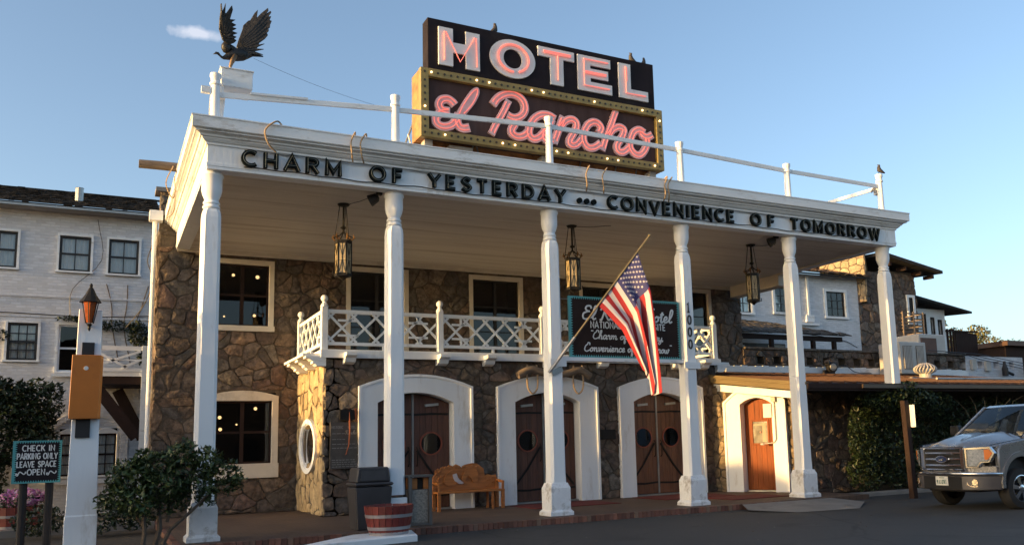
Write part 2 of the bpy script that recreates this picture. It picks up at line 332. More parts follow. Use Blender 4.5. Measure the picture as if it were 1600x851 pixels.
def copy_tree(o, loc, label=None, rz=None):
    c = o.copy(); COL.objects.link(c); c.location = loc
    if rz is not None: c.rotation_euler = (0, 0, rz)
    if label: c['label'] = label
    def rec(a, b):
        for ch in list(a.children):
            d = ch.copy(); COL.objects.link(d); d.parent = b; rec(ch, d)
    rec(o, c); return c
def cat(pts, n=6, closed=False):
    pts = [Vector(p) for p in pts]; k = len(pts); out = []
    rng = range(k) if closed else range(k-1)
    for i in rng:
        p1 = pts[i]; p2 = pts[(i+1) % k]; p0 = pts[(i-1) % k] if (closed or i > 0) else p1*2-p2; p3 = pts[(i+2) % k] if (closed or i < k-2) else p2*2-p1
        for j in range(n):
            t = j/n; out.append(.5*((2*p1)+(p2-p0)*t+(2*p0-5*p1+4*p2-p3)*t*t+(3*p1-p0-3*p2+p3)*t**3))
    if not closed: out.append(pts[-1])
    return out
def arc(cx, cy, rx, ry, a0, a1, n=14): return [(cx+rx*cos(RD(a0+(a1-a0)*i/n)), cy+ry*sin(RD(a0+(a1-a0)*i/n))) for i in range(n+1)]
XZ = lambda y: (lambda u, v, d: (u, y-d, v))          # plane facing -y
def YZ(x): return lambda u, v, d: (x-d, u, v)         # plane facing -x

def clip(poly, n, c):                                 # keep n.p <= c
    out = []
    for i in range(len(poly)):
        a = poly[i]; b = poly[(i+1) % len(poly)]; da = n[0]*a[0]+n[1]*a[1]-c; db = n[0]*b[0]+n[1]*b[1]-c
        if da <= 0: out.append(a)
        if (da < 0) != (db < 0) and abs(da-db) > 1e-12:
            t = da/(da-db); out.append((a[0]+(b[0]-a[0])*t, a[1]+(b[1]-a[1])*t))
    return out
def area(p): return abs(sum(p[i][0]*p[(i+1) % len(p)][1]-p[(i+1) % len(p)][0]*p[i][1] for i in range(len(p))))/2
def stones(name, parent, fn, u0, u1, v0, v1, size, holes=(), mat=None, maxn=300, seed=1, squash=1.15, dep=(.008, .042), keep=None, gap=.006):
    rg = random.Random(seed); P = []; j = 0; v = v0-size
    while v < v1+size:
        u = u0-size + (size*.5 if j % 2 else 0)
        while u < u1+size:
            if rg.random() > .16: P.append((u+rg.uniform(-.40, .40)*size, (v+rg.uniform(-.38, .38)*size/squash)))
            u += size
        v += size/squash; j += 1
    cells = []
    for i, p in enumerate(P):
        poly = [(u0, v0), (u1, v0), (u1, v1), (u0, v1)]
        for k, q in enumerate(P):
            if k == i: continue
            du = q[0]-p[0]; dv = (q[1]-p[1])*squash
            if du*du+dv*dv > (3.2*size)**2: continue
            n = (du, dv*squash); c = (q[0]**2-p[0]**2+squash**2*(q[1]**2-p[1]**2))/2
            poly = clip(poly, n, c)
            if len(poly) < 3: break
        if len(poly) < 3 or area(poly) < .004: continue
        for h in holes:
            ins = area(clip(clip(clip(clip(poly, (1, 0), h[1]), (-1, 0), -h[0]), (0, 1), h[3]), (0, -1), -h[2])) if True else 0
            if ins < 1e-6: continue
            best = max([clip(poly, (1, 0), h[0]), clip(poly, (-1, 0), -h[1]), clip(poly, (0, 1), h[2]), clip(poly, (0, -1), -h[3])], key=lambda q: area(q) if len(q) > 2 else 0)
            poly = best
            if len(poly) < 3: break
        if len(poly) < 3 or area(poly) < .006: continue
        cu = sum(q[0] for q in poly)/len(poly); cv = sum(q[1] for q in poly)/len(poly)
        if keep and not keep(cu, cv): continue
        cells.append((area(poly), poly, cu, cv))
    sp_ = []
    for c_ in cells:                                       # break some of the larger stones in two
        if c_[0] > size*size*.8 and rg.random() < .45:
            th = rg.uniform(0, pi); n_ = (cos(th), sin(th)); cc_ = n_[0]*c_[2]+n_[1]*c_[3]+rg.uniform(-.05, .05)
            for sg_ in (1, -1):
                q_ = clip(c_[1], (n_[0]*sg_, n_[1]*sg_), cc_*sg_)
                if len(q_) > 2 and area(q_) > .005: sp_.append((area(q_), q_, sum(p[0] for p in q_)/len(q_), sum(p[1] for p in q_)/len(q_)))
        else: sp_.append(c_)
    cells = sp_
    cells.sort(key=lambda t: -t[0]); rest = MB(); objs = []
    for idx, (ar, poly, cu, cv) in enumerate(cells):
        # chamfer corners, drop slivers
        q = []
        for i in range(len(poly)):
            a = poly[i-1]; b = poly[i]; c = poly[(i+1) % len(poly)]
            l1 = math.hypot(b[0]-a[0], b[1]-a[1]); l2 = math.hypot(b[0]-c[0], b[1]-c[1])
            t = rg.uniform(.10, .22)
            q.append((b[0]+(a[0]-b[0])*t, b[1]+(a[1]-b[1])*t)); q.append((b[0]+(c[0]-b[0])*t, b[1]+(c[1]-b[1])*t))
        q2 = []
        for i in range(len(q)):
            a = q[i]; b = q[(i+1) % len(q)]; q2.append(a)
            if math.hypot(a[0]-b[0], a[1]-b[1]) > .13: q2.append(((a[0]+b[0])/2, (a[1]+b[1])/2))
        q = []
        for a in q2:
            nv_ = noise.noise_vector(Vector((a[0]*3.1, a[1]*3.1, seed))); q.append((min(max(a[0]+nv_.x*.045, u0), u1), min(max(a[1]+nv_.y*.045, v0), v1)))
        rad = math.sqrt(ar/pi); d = rg.uniform(*dep); tu = rg.uniform(-.06, .06); tv = rg.uniform(-.06, .06); k = len(q)
        def ring(g, dd, jit): 
            o = []
            for (a, b) in q:
                l = math.hypot(a-cu, b-cv) or 1; f = max(1-g/l, .3); a2 = cu+(a-cu)*f+rg.uniform(-jit, jit); b2 = cv+(b-cv)*f+rg.uniform(-jit, jit)
                o.append(fn(a2, b2, dd+(tu*(a2-cu)+tv*(b2-cv) if dd > 0 else 0)))
            return o
        vs = ring(gap, -.02, 0) + ring(gap+.016, d, .010) + [fn(cu+rg.uniform(-.2, .2)*rad, cv+rg.uniform(-.2, .2)*rad, d+rg.uniform(.0, .028))]
        fs = [(i, (i+1) % k, k+(i+1) % k, k+i) for i in range(k)] + [(k+i, k+(i+1) % k, 2*k) for i in range(k)]
        if idx < maxn: objs.append(MB().add(vs, fs).build(name, mat or stone, parent))
        else: rest.add(vs, fs)
    if rest.f: rest.build('small_stones', mat or stone, parent, kind='stuff')
    return objs
def wallh(m, fn, u0, u1, v0, v1, holes, th):           # sheet with real openings and reveals
    us = sorted({u0, u1, *[h[i] for h in holes for i in (0, 1) if u0 < h[i] < u1]}); vs = sorted({v0, v1, *[h[i] for h in holes for i in (2, 3) if v0 < h[i] < v1]})
    def solid(i, j):
        if i < 0 or j < 0 or i >= len(us)-1 or j >= len(vs)-1: return False
        a = (us[i]+us[i+1])/2; b = (vs[j]+vs[j+1])/2
        return not any(h[0] < a < h[1] and h[2] < b < h[3] for h in holes)
    for i in range(len(us)-1):
        for j in range(len(vs)-1):
            if not solid(i, j): continue
            a, b, c, d = us[i], us[i+1], vs[j], vs[j+1]
            m.add([fn(a, c, 0), fn(b, c, 0), fn(b, d, 0), fn(a, d, 0)], [(0, 1, 2, 3)])
            m.add([fn(a, c, -th), fn(b, c, -th), fn(b, d, -th), fn(a, d, -th)], [(3, 2, 1, 0)])
            for (di, dj, e) in ((-1, 0, ((a, c), (a, d))), (1, 0, ((b, d), (b, c))), (0, -1, ((b, c), (a, c))), (0, 1, ((a, d), (b, d)))):
                if not solid(i+di, j+dj):
                    (p, q), (r, t) = e; m.add([fn(p, q, 0), fn(r, t, 0), fn(r, t, -th), fn(p, q, -th)], [(0, 1, 2, 3)])
def frame(m, fn, u0, u1, v0, v1, w, d0, d1, wb=None):
    wb = w if wb is None else wb
    for a, b, c, d in ((u0, u0+w, v0, v1), (u1-w, u1, v0, v1), (u0+w, u1-w, v1-w, v1), (u0+w, u1-w, v0, v0+wb)):
        if d > c: m.prism([(a, c), (b, c), (b, d), (a, d)], fn, d0, d1)
def leaves(m, c, rad, n, size, seed=0, shell=.35, ylean=0):
    rg = random.Random(seed); c = Vector(c)
    for _ in range(n):
        while True:
            p = Vector((rg.uniform(-1, 1), rg.uniform(-1, 1), rg.uniform(-1, 1)))
            if p.length < 1: break
        l = p.length or 1; p = p/l*(l**shell); q = c+Vector((p.x*rad[0], p.y*rad[1], p.z*rad[2]))
        a = Vector((rg.gauss(0, 1), rg.gauss(0, 1), rg.gauss(0, .8)-.2)).normalized(); b = a.cross(Vector((rg.gauss(0, .6), rg.gauss(0, .6), 1))).normalized()
        s = size*rg.uniform(.45, 1.4); nn = a.cross(b)*s*.18
        m.add([q-a*s, q+b*s*.5+nn, q+a*s, q-b*s*.5+nn], [(0, 1, 2), (0, 2, 3)])

# ---------------------------------------------------------------- stroke lettering
CAP = {
 'C': (.86, [arc(.50, .5, .44, .46, 48, 312)]), 'H': (.80, [[(.08, 0), (.08, 1)], [(.72, 0), (.72, 1)], [(.08, .5), (.72, .5)]]),
 'A': (.90, [[(.02, 0), (.44, 1), (.86, 0)], [(.18, .32), (.70, .32)]]),
 'R': (.78, [[(.08, 0), (.08, .96), (.38, .96)]+arc(.40, .73, .27, .23, 80, -80, 8)+[(.38, .5), (.08, .5)], [(.38, .48), (.72, 0)]]),
 'M': (.98, [[(.08, 0), (.08, .94), (.49, .22), (.90, .94), (.90, 0)]]), 'O': (1.0, ['c', arc(.5, .5, .44, .46, 0, 360, 22)[:-1]]),
 'F': (.66, [[(.08, 0), (.08, .95), (.62, .95)], [(.08, .5), (.54, .5)]]), 'Y': (.86, [[(.03, 1), (.43, .45), (.83, 1)], [(.43, .45), (.43, 0)]]),
 'E': (.68, [[(.62, .95), (.08, .95), (.08, .05), (.62, .05)], [(.08, .5), (.54, .5)]]),
 'S': (.72, [[tuple(p) for p in cat([(.62, .80), (.36, .96), (.10, .76), (.22, .58), (.48, .47), (.63, .27), (.36, .04), (.07, .20)], 4)]]),
 'T': (.78, [[(.03, .95), (.75, .95)], [(.39, .95), (.39, 0)]]), 'D': (.86, [[(.30, .95), (.08, .95), (.08, .05), (.30, .05)]+arc(.32, .5, .46, .45, -90, 90, 12)]),
 'V': (.86, [[(.03, 1), (.43, 0), (.83, 1)]]), 'N': (.86, [[(.08, 0), (.08, .96), (.76, .04), (.76, 1)]]), 'I': (.22, [[(.11, 0), (.11, 1)]]),
 'W': (1.2, [[(.03, 1), (.32, .06), (.60, .85), (.88, .06), (1.17, 1)]]), 'K': (.78, [[(.08, 0), (.08, 1)], [(.72, 1), (.14, .42)], [(.28, .56), (.74, 0)]]),
 'P': (.74, [[(.08, 0), (.08, .95), (.38, .95)]+arc(.40, .71, .27, .24, 80, -80, 8)+[(.38, .46), (.08, .46)]]),
 'G': (.90, [arc(.50, .5, .42, .46, 45, 330)+[(.86, .45), (.56, .45)]]), 'L': (.62, [[(.08, 1), (.08, .05), (.60, .05)]]),
 '0': (.74, ['c', arc(.37, .5, .29, .46, 0, 360, 18)[:-1]]), '1': (.5, [[(.12, .82), (.28, .97), (.28, 0)], [(.10, .02), (.46, .02)]]),
 'Z': (.7, [[(.05, .95), (.65, .95), (.05, .05), (.68, .05)]]), 'J': (.6, [[(.5, 1), (.5, .3)]+arc(.29, .28, .21, .24, 0, -170, 7)]), '9': (.7, [arc(.35, .68, .27, .27, -20, 340, 14)+[(.60, .4), (.35, 0)]]),
 '~': (1.3, [[tuple(p) for p in cat([(.22, .30), (.06, .42), (.02, .18), (.22, .08), (.34, .42), (.52, .70), (.80, .50), (1.05, .30), (1.26, .55), (1.20, .72)], 4)]]),
 '-': (.4, [[(.05, .5), (.35, .5)]]), ' ': (.5, [])}
SCR = {
 'l': (.30, [[(0, .1), (.2, .5), (.24, .9), (.14, 1.0), (.08, .8), (.08, .2), (.16, 0), (.3, .1)]]),
 'a': (.46, [[(.32, .4), (.15, .45), (.02, .22), (.12, 0), (.28, .15), (.34, .42), (.32, .1), (.4, 0), (.48, .1)]]),
 'n': (.45, [[(0, .38), (.06, .42), (.08, 0)], [(.08, .25), (.2, .43), (.3, .35), (.3, .05), (.38, 0), (.46, .1)]]),
 'c': (.34, [[(.3, .34), (.16, .45), (.02, .22), (.14, 0), (.34, .1)]]),
 'h': (.44, [[(0, .1), (.16, .6), (.2, .95), (.1, 1.0), (.06, .7), (.06, 0)], [(.06, .25), (.18, .43), (.28, .33), (.28, .05), (.36, 0), (.44, .1)]]),
 'o': (.40, [[(.2, .45), (.03, .25), (.14, 0), (.32, .18), (.24, .42), (.3, .38), (.42, .38)]]),
 't': (.30, [[(.06, .35), (.14, .8), (.12, .1), (.2, 0), (.3, .1)], [(0, .6), (.26, .62)]]),
 'e': (.34, [[(0, .12), (.2, .24), (.22, .40), (.10, .44), (.03, .2), (.14, 0), (.34, .1)]]),
 'r': (.34, [[(0, .3), (.08, .47), (.12, .38), (.22, .38), (.2, .08), (.28, 0), (.36, .1)]]),
 'm': (.66, [[(0, .38), (.06, .42), (.08, 0)], [(.08, .25), (.18, .43), (.28, .33), (.28, 0)], [(.28, .25), (.4, .43), (.5, .33), (.5, .05), (.58, 0), (.66, .1)]]),
 's': (.32, [[(0, .08), (.16, .46), (.24, .2), (.12, 0), (.02, .06)], [(.2, .06), (.32, .1)]]),
 'd': (.46, [[(.3, .38), (.14, .45), (.02, .22), (.12, 0), (.28, .15), (.33, .95), (.32, .1), (.4, 0), (.48, .1)]]),
 'y': (.40, [[(0, .42), (.04, .1), (.14, 0), (.28, .15), (.3, .42), (.28, -.2), (.14, -.42), (.04, -.25), (.25, 0), (.4, .1)]]),
 'v': (.38, [[(0, .4), (.08, .42), (.14, 0), (.3, .3), (.26, .46), (.4, .36)]]), 'i': (.24, [[(0, .1), (.1, .42), (.1, .08), (.16, 0), (.26, .1)], [(.12, .6), (.13, .64)]]),
 'w': (.5, [[(0, .42), (.04, .08), (.12, 0), (.22, .12), (.22, .4), (.24, .06), (.34, 0), (.42, .2), (.38, .46), (.52, .36)]]),
 'f': (.28, [[(0, .1), (.16, .7), (.2, 1), (.1, .9), (.08, -.3), (.16, -.42), (.2, -.2), (.08, .05), (.3, .1)]]),
 'E': (.62, [[(.5, .80), (.42, .98), (.2, .98), (.12, .78), (.3, .6), (.42, .6), (.3, .58), (.04, .42), (.06, .1), (.3, 0), (.62, .2)]]),
 'R': (.72, [[(-.05, .7), (.1, .98), (.45, 1.0), (.58, .75), (.3, .52), (.46, .2), (.6, 0), (.74, .12)], [(.28, .95), (.12, 0), (.0, .05)]]),
 'H': (.70, [[(-.05, .8), (.1, .98), (.16, .8), (.08, .1), (-.04, .04)], [(.62, .96), (.5, 1.0), (.46, .4), (.54, 0), (.68, .1)], [(.02, .48), (.3, .6), (.5, .48)]]),
 'C': (.60, [[(.5, .72), (.48, .95), (.3, 1), (.26, .82), (.1, .62), (.06, .2), (.28, 0), (.58, .16)]]),
 'T': (.62, [[(0, .8), (.1, .98), (.6, .95)], [(.36, .95), (.26, .1), (.1, .0), (.0, .12)]]),
 'Y': (.55, [[(0, .9), (.1, .95), (.12, .55), (.26, .5), (.42, .9), (.36, .2), (.15, -.35), (.03, -.15), (.52, .12)]]),
 'F': (.6, [[(0, .75), (.1, .98), (.6, 1)], [(.38, .98), (.26, .05), (.05, .05)], [(.12, .5), (.46, .54)]]),
 '"': (.26, [[(.02, 1), (.06, .86)], [(.14, 1), (.18, .86)]]), ',': (.2, [[(.06, .06), (.02, -.12)]]), '.': (.16, [[(.04, .02), (.06, .05)]]), ' ': (.28, [])}
def text_w(t, F, sx, sp): return sum(F[c][0]*sx+sp for c in t)-sp
def letter(m, ch, u, v, h, w, fn, d0, d1, sx=1., idx=0):
    adv, st = CAP[ch]; closed = False; k = 0
    for s_ in st:
        if s_ == 'c': closed = True; continue
        m.ribbon([(u+p[0]*h*sx, v+p[1]*h) for p in s_], w, fn, d0, d1+k*.0012, closed); k += 1
def caps(m, t, u, v, h, w, fn, d0, d1, sx=1., sp=.06, width=None, skew=0.):
    if width: sp = (width-text_w(t, CAP, h*sx, 0))/max(len(t)-1, 1)
    for ch in t:
        letter(m, ch, u, v, h, w, fn, d0, d1, sx); u += CAP[ch][0]*h*sx+sp
def script(m, t, u, v, h, w, fn, sx=1., sp=0., depth=.4, d=.004):
    nn = (Vector(fn(0, 0, 1))-Vector(fn(0, 0, 0))).normalized()
    for ch in t:
        for s_ in SCR[ch][1]:
            pts = cat([(p[0]+p[1]*.18, p[1]) for p in s_], 4)
            m.tube([fn(u+p[0]*h*sx, v+p[1]*h, d) for p in pts], w/2, 6, flat=(nn, depth))
        u += SCR[ch][0]*h*sx+sp
# ================================================================ SETTING
def sheet(name, mat, pts, z, lab=None):
    return MB().add([(x, y, z) for x, y in pts], [tuple(range(len(pts)))]).build(name, mat, None, kind='structure')
sheet('ground', asph, [(-600, -600), (600, -600), (600, 600), (-600, 600)], -.12)
ter = MB().box(-.35, 15.3, -.6, 6.8, -.3, 0).build('brick_terrace', brickp, None, kind='structure')
x = -.35; kb = []
bm_ = MB().box(-.048, .048, -.055, .055, -.075, .075).build('brick', brickk, ter, bev=.006)
for i in range(123):
    b = bm_ if i == 0 else bm_.copy()
    if i: COL.objects.link(b); b.parent = ter
    b.location = (x+.05, -.657+R.uniform(-.006, .006), -.072+R.uniform(-.006, .006)); b.rotation_euler = (R.uniform(-.02, .02), R.uniform(-.02, .02), R.uniform(-.03, .03)); x += .1035
x = -.30
for i in range(66):                                            # left edge course
    b = bm_.copy(); COL.objects.link(b); b.parent = ter
    b.location = (-.405, -.55+i*.1035, -.072+R.uniform(-.006, .006)); b.rotation_euler = (0, 0, pi/2+R.uniform(-.03, .03))
MB().add([(11.2, -.72, -.004), (13.9, -.72, -.004), (14.3, -1.4, -.09), (13.0, -2.5, -.112), (11.4, -2.3, -.112), (10.9, -1.3, -.085)], [(0, 5, 4, 3, 2, 1)][:1]).build('concrete_ramp', conc, None, kind='structure')
sheet('garden_path', conc, [(-12, 5.2), (-.46, 5.2), (-.46, 8.6), (-12, 8.6)], -.05)
sheet('garden_soil', soil, [(-14, -.5), (-.47, -.5), (-.47, 5.2), (-14, 5.2)], -.09)
sheet('garden_yard', soil, [(-14, 8.6), (-.5, 8.6), (-.5, 12.2), (-14, 12.2)], -.06)
g = MB().box(-9, -.47, -.75, -.5, -.2, .02).build('garden_kerb', conc, None, kind='structure')
MB().box(-9, -.47, 5.0, 5.2, -.2, .06).build('garden_kerb', conc, None, kind='structure')
# white painted block that carries the barrel
tag(MB().prism([(1.15, -2.15), (3.28, -1.75), (3.5, -.74), (2.4, -.80)], lambda u, v, d: (u, v, d), -.14, -.012).build('painted_block', white2, bev=.01),
    'low white painted concrete block under the red barrel at the kerb', 'block')

# ================================================================ HOTEL (rear, two storey wall of field stone)
HY = 6.85
hotel = thing('stone_hotel', (8.5, 7.5, 0), 'two storey brown field stone hotel front with white framed windows behind the white porch', 'building')
WINS = [(.70, 2.24, 4.56, 6.42), (.68, 2.40, .86, 3.05)]
UPW = [(4.11, 5.85, 3.9, 6.44), (7.66, 9.38, 3.9, 6.44), (11.3, 13.0, 3.9, 6.44), (14.88, 16.37, 3.9, 6.48)]
holes = [(a+.06, b-.06, c+.04, d-.05) for a, b, c, d in WINS+UPW]
mw_ = MB(); wallh(mw_, XZ(HY), -.5, 17.6, 0, 7.2, holes, .45); mw_.box(-.5, .3, HY, HY+.6, 7.201, 8.0)
[mw_.box(*b_) for b_ in ((-.5, -.1, HY+.451, 9.6, -.1, 7.2), (17.2, 17.6, HY+.451, 9.6, -.1, 7.2), (-.099, 17.199, 9.3, 9.6, -.1, 7.2), (-.099, 17.199, HY+.451, 9.299, 7.0, 7.2))]
wall = mw_.build('wall', mortar, hotel)
bigh = [(a+.02, b-.02, c+.0, d+.0) for a, b, c, d in WINS+UPW] + [(2.95, 14.0, 0, 3.7)]
stones('stone', wall, XZ(HY), -.52, 17.66, 0, 6.62, .43, bigh, maxn=299, seed=3)
stones('edge_stone', wall, lambda u, v, d: (-.5-d, u, v), HY-.03, HY+2.2, 0, 6.9, .43, maxn=80, seed=5)
stones('corner_stone', wall, lambda u, v, d: (17.6+d, u, v), HY-.03, HY+1.4, 3.9, 6.6, .45, maxn=30, seed=6)
stones('parapet_stone', wall, XZ(HY), -.52, 0.2, 6.9, 8.05, .35, maxn=30, seed=8)
boxp('parapet_cap', conc, hotel, -.62, .4, HY-.12, HY+.5, 8.0, 8.1)
def sash_window(par, u0, u1, v0, v1, fn, tw, tmat, fmat, cols, rows, glassm, room=True, curtain=False, sill=None, bulbs=(), arch_=0, mull=False, d_in=-.10, lab=None, deep=1.3, bw=.05):
    if arch_:
        o = [(u0, v0)]+[(u0, v1-arch_)]+[(u0+(u1-u0)*t/10, v1-arch_+arch_*4*(t/10)*(1-t/10)) for t in range(1, 10)]+[(u1, v1-arch_), (u1, v0)]
        m = MB(); m.prism(o+[(u1-tw, v0), (u1-tw, v1-arch_-tw*.8), (u0+tw, v1-arch_-tw*.8), (u0+tw, v0)], fn, -.12, .05)
        iv1 = v1-arch_-tw*.8
    else:
        m = MB(); frame(m, fn, u0, u1, v0, v1, tw, -.12, .05, wb=.001); iv1 = v1-tw
    iv0 = v0
    if sill: m.prism([(u0-.02, v0), (u1+.02, v0), (u1+.02, v0+sill), (u0-.02, v0+sill)], fn, -.10, .085); iv0 = v0+sill
    elif sill == 0: pass
    else: m.prism([(u0+tw, v0), (u1-tw, v0), (u1-tw, v0+tw*.8), (u0+tw, v0+tw*.8)], fn, -.12, .05); iv0 = v0+tw*.8
    m.build('window_frame', tmat, par, bev=.006)
    a, b, c, d = u0+tw, u1-tw, iv0, iv1
    w = MB(); frame(w, fn, a, b, c, d, bw, d_in-.03, d_in+.02)
    if mull: w.prism([((a+b)/2-.045, c+bw), ((a+b)/2+.045, c+bw), ((a+b)/2+.045, d-bw), ((a+b)/2-.045, d-bw)], fn, d_in-.03, d_in+.03)
    for i in range(1, cols):
        u = a+bw+(b-a-2*bw)*i/cols; w.prism([(u-.014, c+bw), (u+.014, c+bw), (u+.014, d-bw), (u-.014, d-bw)], fn, d_in-.02, d_in+.012)
    for j in range(1, rows):
        v = c+bw+(d-c-2*bw)*j/rows; t = .028 if (rows % 2 == 0 and j == rows//2) else .014
        w.prism([(a+bw, v-t), (b-bw, v-t), (b-bw, v+t), (a+bw, v+t)], fn, d_in-.018, d_in+.0142)
    win = w.build('window', fmat, par, label=lab)
    for i in range(cols):
        for j in range(rows):
            uu0 = a+bw+(b-a-2*bw)*i/cols; uu1 = a+bw+(b-a-2*bw)*(i+1)/cols; vv0 = c+bw+(d-c-2*bw)*j/rows; vv1 = c+bw+(d-c-2*bw)*(j+1)/rows
            MB().prism([(uu0, vv0), (uu1, vv0), (uu1, vv1), (uu0, vv1)], fn, d_in-.012, d_in-.006).build('pane', glassm, win)
    if curtain:
        k = MB(); n = 40; pts = []
        for i in range(n+1):
            u = a+(b-a)*i/n
            if abs(u-(a+b)/2) < (b-a)*.03 and curtain == 2: continue
            pts.append((u, d_in-.10+.02*sin(u*60)))
        for q in range(len(pts)-1):
            k.add([fn(pts[q][0], c, pts[q][1]), fn(pts[q+1][0], c, pts[q+1][1]), fn(pts[q+1][0], d, pts[q+1][1]), fn(pts[q][0], d, pts[q][1])], [(0, 1, 2, 3)])
        k.build('curtain', curt, win)
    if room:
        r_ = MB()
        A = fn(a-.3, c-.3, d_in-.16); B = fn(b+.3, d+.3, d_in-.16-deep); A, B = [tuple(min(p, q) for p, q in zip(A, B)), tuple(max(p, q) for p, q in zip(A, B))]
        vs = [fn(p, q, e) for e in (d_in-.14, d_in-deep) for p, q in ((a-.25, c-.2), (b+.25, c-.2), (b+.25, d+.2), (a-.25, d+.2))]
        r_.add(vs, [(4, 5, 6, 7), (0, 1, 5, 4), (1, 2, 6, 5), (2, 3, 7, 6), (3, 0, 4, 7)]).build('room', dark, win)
    for (bu, bv, bd, br) in bulbs:
        MB().ball(fn(bu, bv, bd), br, 8).build('lamp_bulb', roombulb, win)
    return win
F = XZ(HY)
w1 = sash_window(hotel, *WINS[0], F, .12, cream, darkbrown, 2, 2, gl, sill=.14, mull=True, bulbs=[(1.30, 6.10, -.5, .04), (1.90, 6.08, -.5, .05), (1.84, 5.05, -.5, .04), (1.1, 5.0, -.5, .025)])
w2 = sash_window(hotel, *WINS[1], F, .15, cream, darkbrown, 2, 2, gl, sill=.36, arch_=.14, mull=True, bulbs=[(1.06, 2.40, -.5, .045), (1.08, 2.10, -.5, .045), (1.92, 2.62, -.5, .045), (1.48, 2.22, -.6, .025)])
for q, wn in enumerate(UPW):
    sash_window(hotel, *wn, F, .12, cream, blackp, 2, 3, gl, sill=None, mull=True)
# conduits and loose wire on the left corner
part('downpipe', white2, hotel, lambda m: (m.tube([(-.62, 6.7, 7.3), (-.62, 6.7, .0)], .05), m.box(-.75, -.45, 6.55, 6.84, 7.2, 7.45)))
part('wire', blackp, hotel, lambda m: m.tube(cat([(-.66, 6.7, 6.6), (-.75, 6.75, 6.2), (-.62, 6.7, 5.7), (-.8, 6.8, 5.1), (-1.15, 7.2, 4.6)], 6), .012, 5))

# ================================================================ ENTRANCE BAY
BY = 3.84
bay = thing('entrance_bay', (8.5, BY, 0), 'single storey field stone entrance bay with three arched double doorways under the balcony', 'entrance')
DO = [(3.67, 6.49, 4.11, 6.0), (7.16, 10.07, 7.65, 9.51), (10.74, 13.52, 11.2, 13.04)]
holes = [(c-.02, d+.02, -.1, 2.82) for a, b, c, d in DO]
m = MB(); wallh(m, XZ(BY), 2.9, 14.1, 0, 3.6, holes, .4)
ov = [(4.75, 5.9, 1.05, 2.15)]
wallh(m, YZ(2.9), BY, HY, 0, 3.6, ov, .35)
m.box(2.9, 14.1, BY, HY-.02, 3.6, 3.62)
bw_ = m.build('wall', mortar, bay)
bigh = [(a+.03, b-.03, -.1, 3.1) for a, b, c, d in DO] + [(3.02, 3.64, 1.08, 2.1)]
stones('stone', bw_, XZ(BY), 2.86, 14.1, 0, 3.6, .37, bigh, maxn=299, seed=11)
oc = (5.4, 1.6); pale2 = M('plastered_rubble', (.42, .31, .17), .9, var=.35, scale=7, bump=.06, bscale=7, rand=.12, isl=True, alt=[(.46, .35, .20), (.36, .26, .14)], dirt=(.20, .15, .09), damt=.35, dscale=4); pale = M('pale_rubble', (.24, .17, .095), .9, var=.45, scale=7, bump=.05, bscale=8, rand=.2, isl=True, alt=[(.28, .205, .12), (.20, .14, .08)], dirt=(.12, .09, .06), damt=.4, dscale=5)
stones('side_stone', bw_, YZ(2.9), BY-.04, HY, 0, 3.6, .46, (), mat=pale2, squash=1.0, maxn=90, seed=12, dep=(.005, .035), keep=lambda u, v: ((u-oc[0])/.86)**2+((v-oc[1])/.62)**2 > 1)
def oval(rx, rz, n=28): return [(oc[0]+rx*cos(2*pi*i/n), oc[1]+rz*sin(2*pi*i/n)) for i in range(n)]
m = MB(); Y2 = YZ(2.9)
for (ro, ri, da, db) in ((1.0, .84, -.1, .075), (.86, .80, -.1, .045)):
    n = 28; a = oval(.95*ro, .66*ro); b = oval(.95*ri, .66*ri)
    vs = [Y2(*p, db) for p in a]+[Y2(*p, db) for p in b]+[Y2(*p, da) for p in a]+[Y2(*p, da) for p in b]
    m.add(vs, [(i, (i+1) % n, n+(i+1) % n, n+i) for i in range(n)]+[(2*n+i, 2*n+(i+1) % n, (i+1) % n, i) for i in range(n)]+[(n+i, n+(i+1) % n, 3*n+(i+1) % n, 3*n+i) for i in range(n)])
ow_ = m.build('oval_window', white, bay)
MB().prism(oval(.80, .55), Y2, -.02, -.012).build('pane', gl, ow_)
MB().prism(oval(.90, .62), Y2, -.30, -.29).build('room', dark, ow_)
MB().ball((3.06, 5.25, 1.55), .13, 10, sz=1.2).build('plant_in_window', leafd, ow_)
def archpts(u0, u1, v, rise, n=12): return [(u0+(u1-u0)*i/n, v+rise*4*(i/n)*(1-i/n)) for i in range(n+1)]
def doorway(par, a, b, c, d, fn, vs_out, rise_o, vs_in, rise_in, wood, lites, thick=.13, hang=True, name='door'):
    outer = [(a, 0)]+archpts(a, b, vs_out, rise_o)+[(b, 0)]; inner = [(d, 0)]+archpts(c, d, vs_in, rise_in)[::-1]+[(c, 0)]
    part('door_surround', white, par, lambda m: m.prism(outer+inner, fn, -.35, thick))
    ed = [(a+.02, 0)]+archpts(a+.02, b-.02, vs_out-.02, rise_o)+[(b-.02, 0)]
    part('surround_edge', white, par, lambda m: m.ribbon(ed, .06, fn, thick-.02, thick+.03))
    part('threshold', grey, par, lambda m: m.prism([(c, .0), (d, .0), (d, .035), (c, .035)], fn, -.30, -.06))
    return
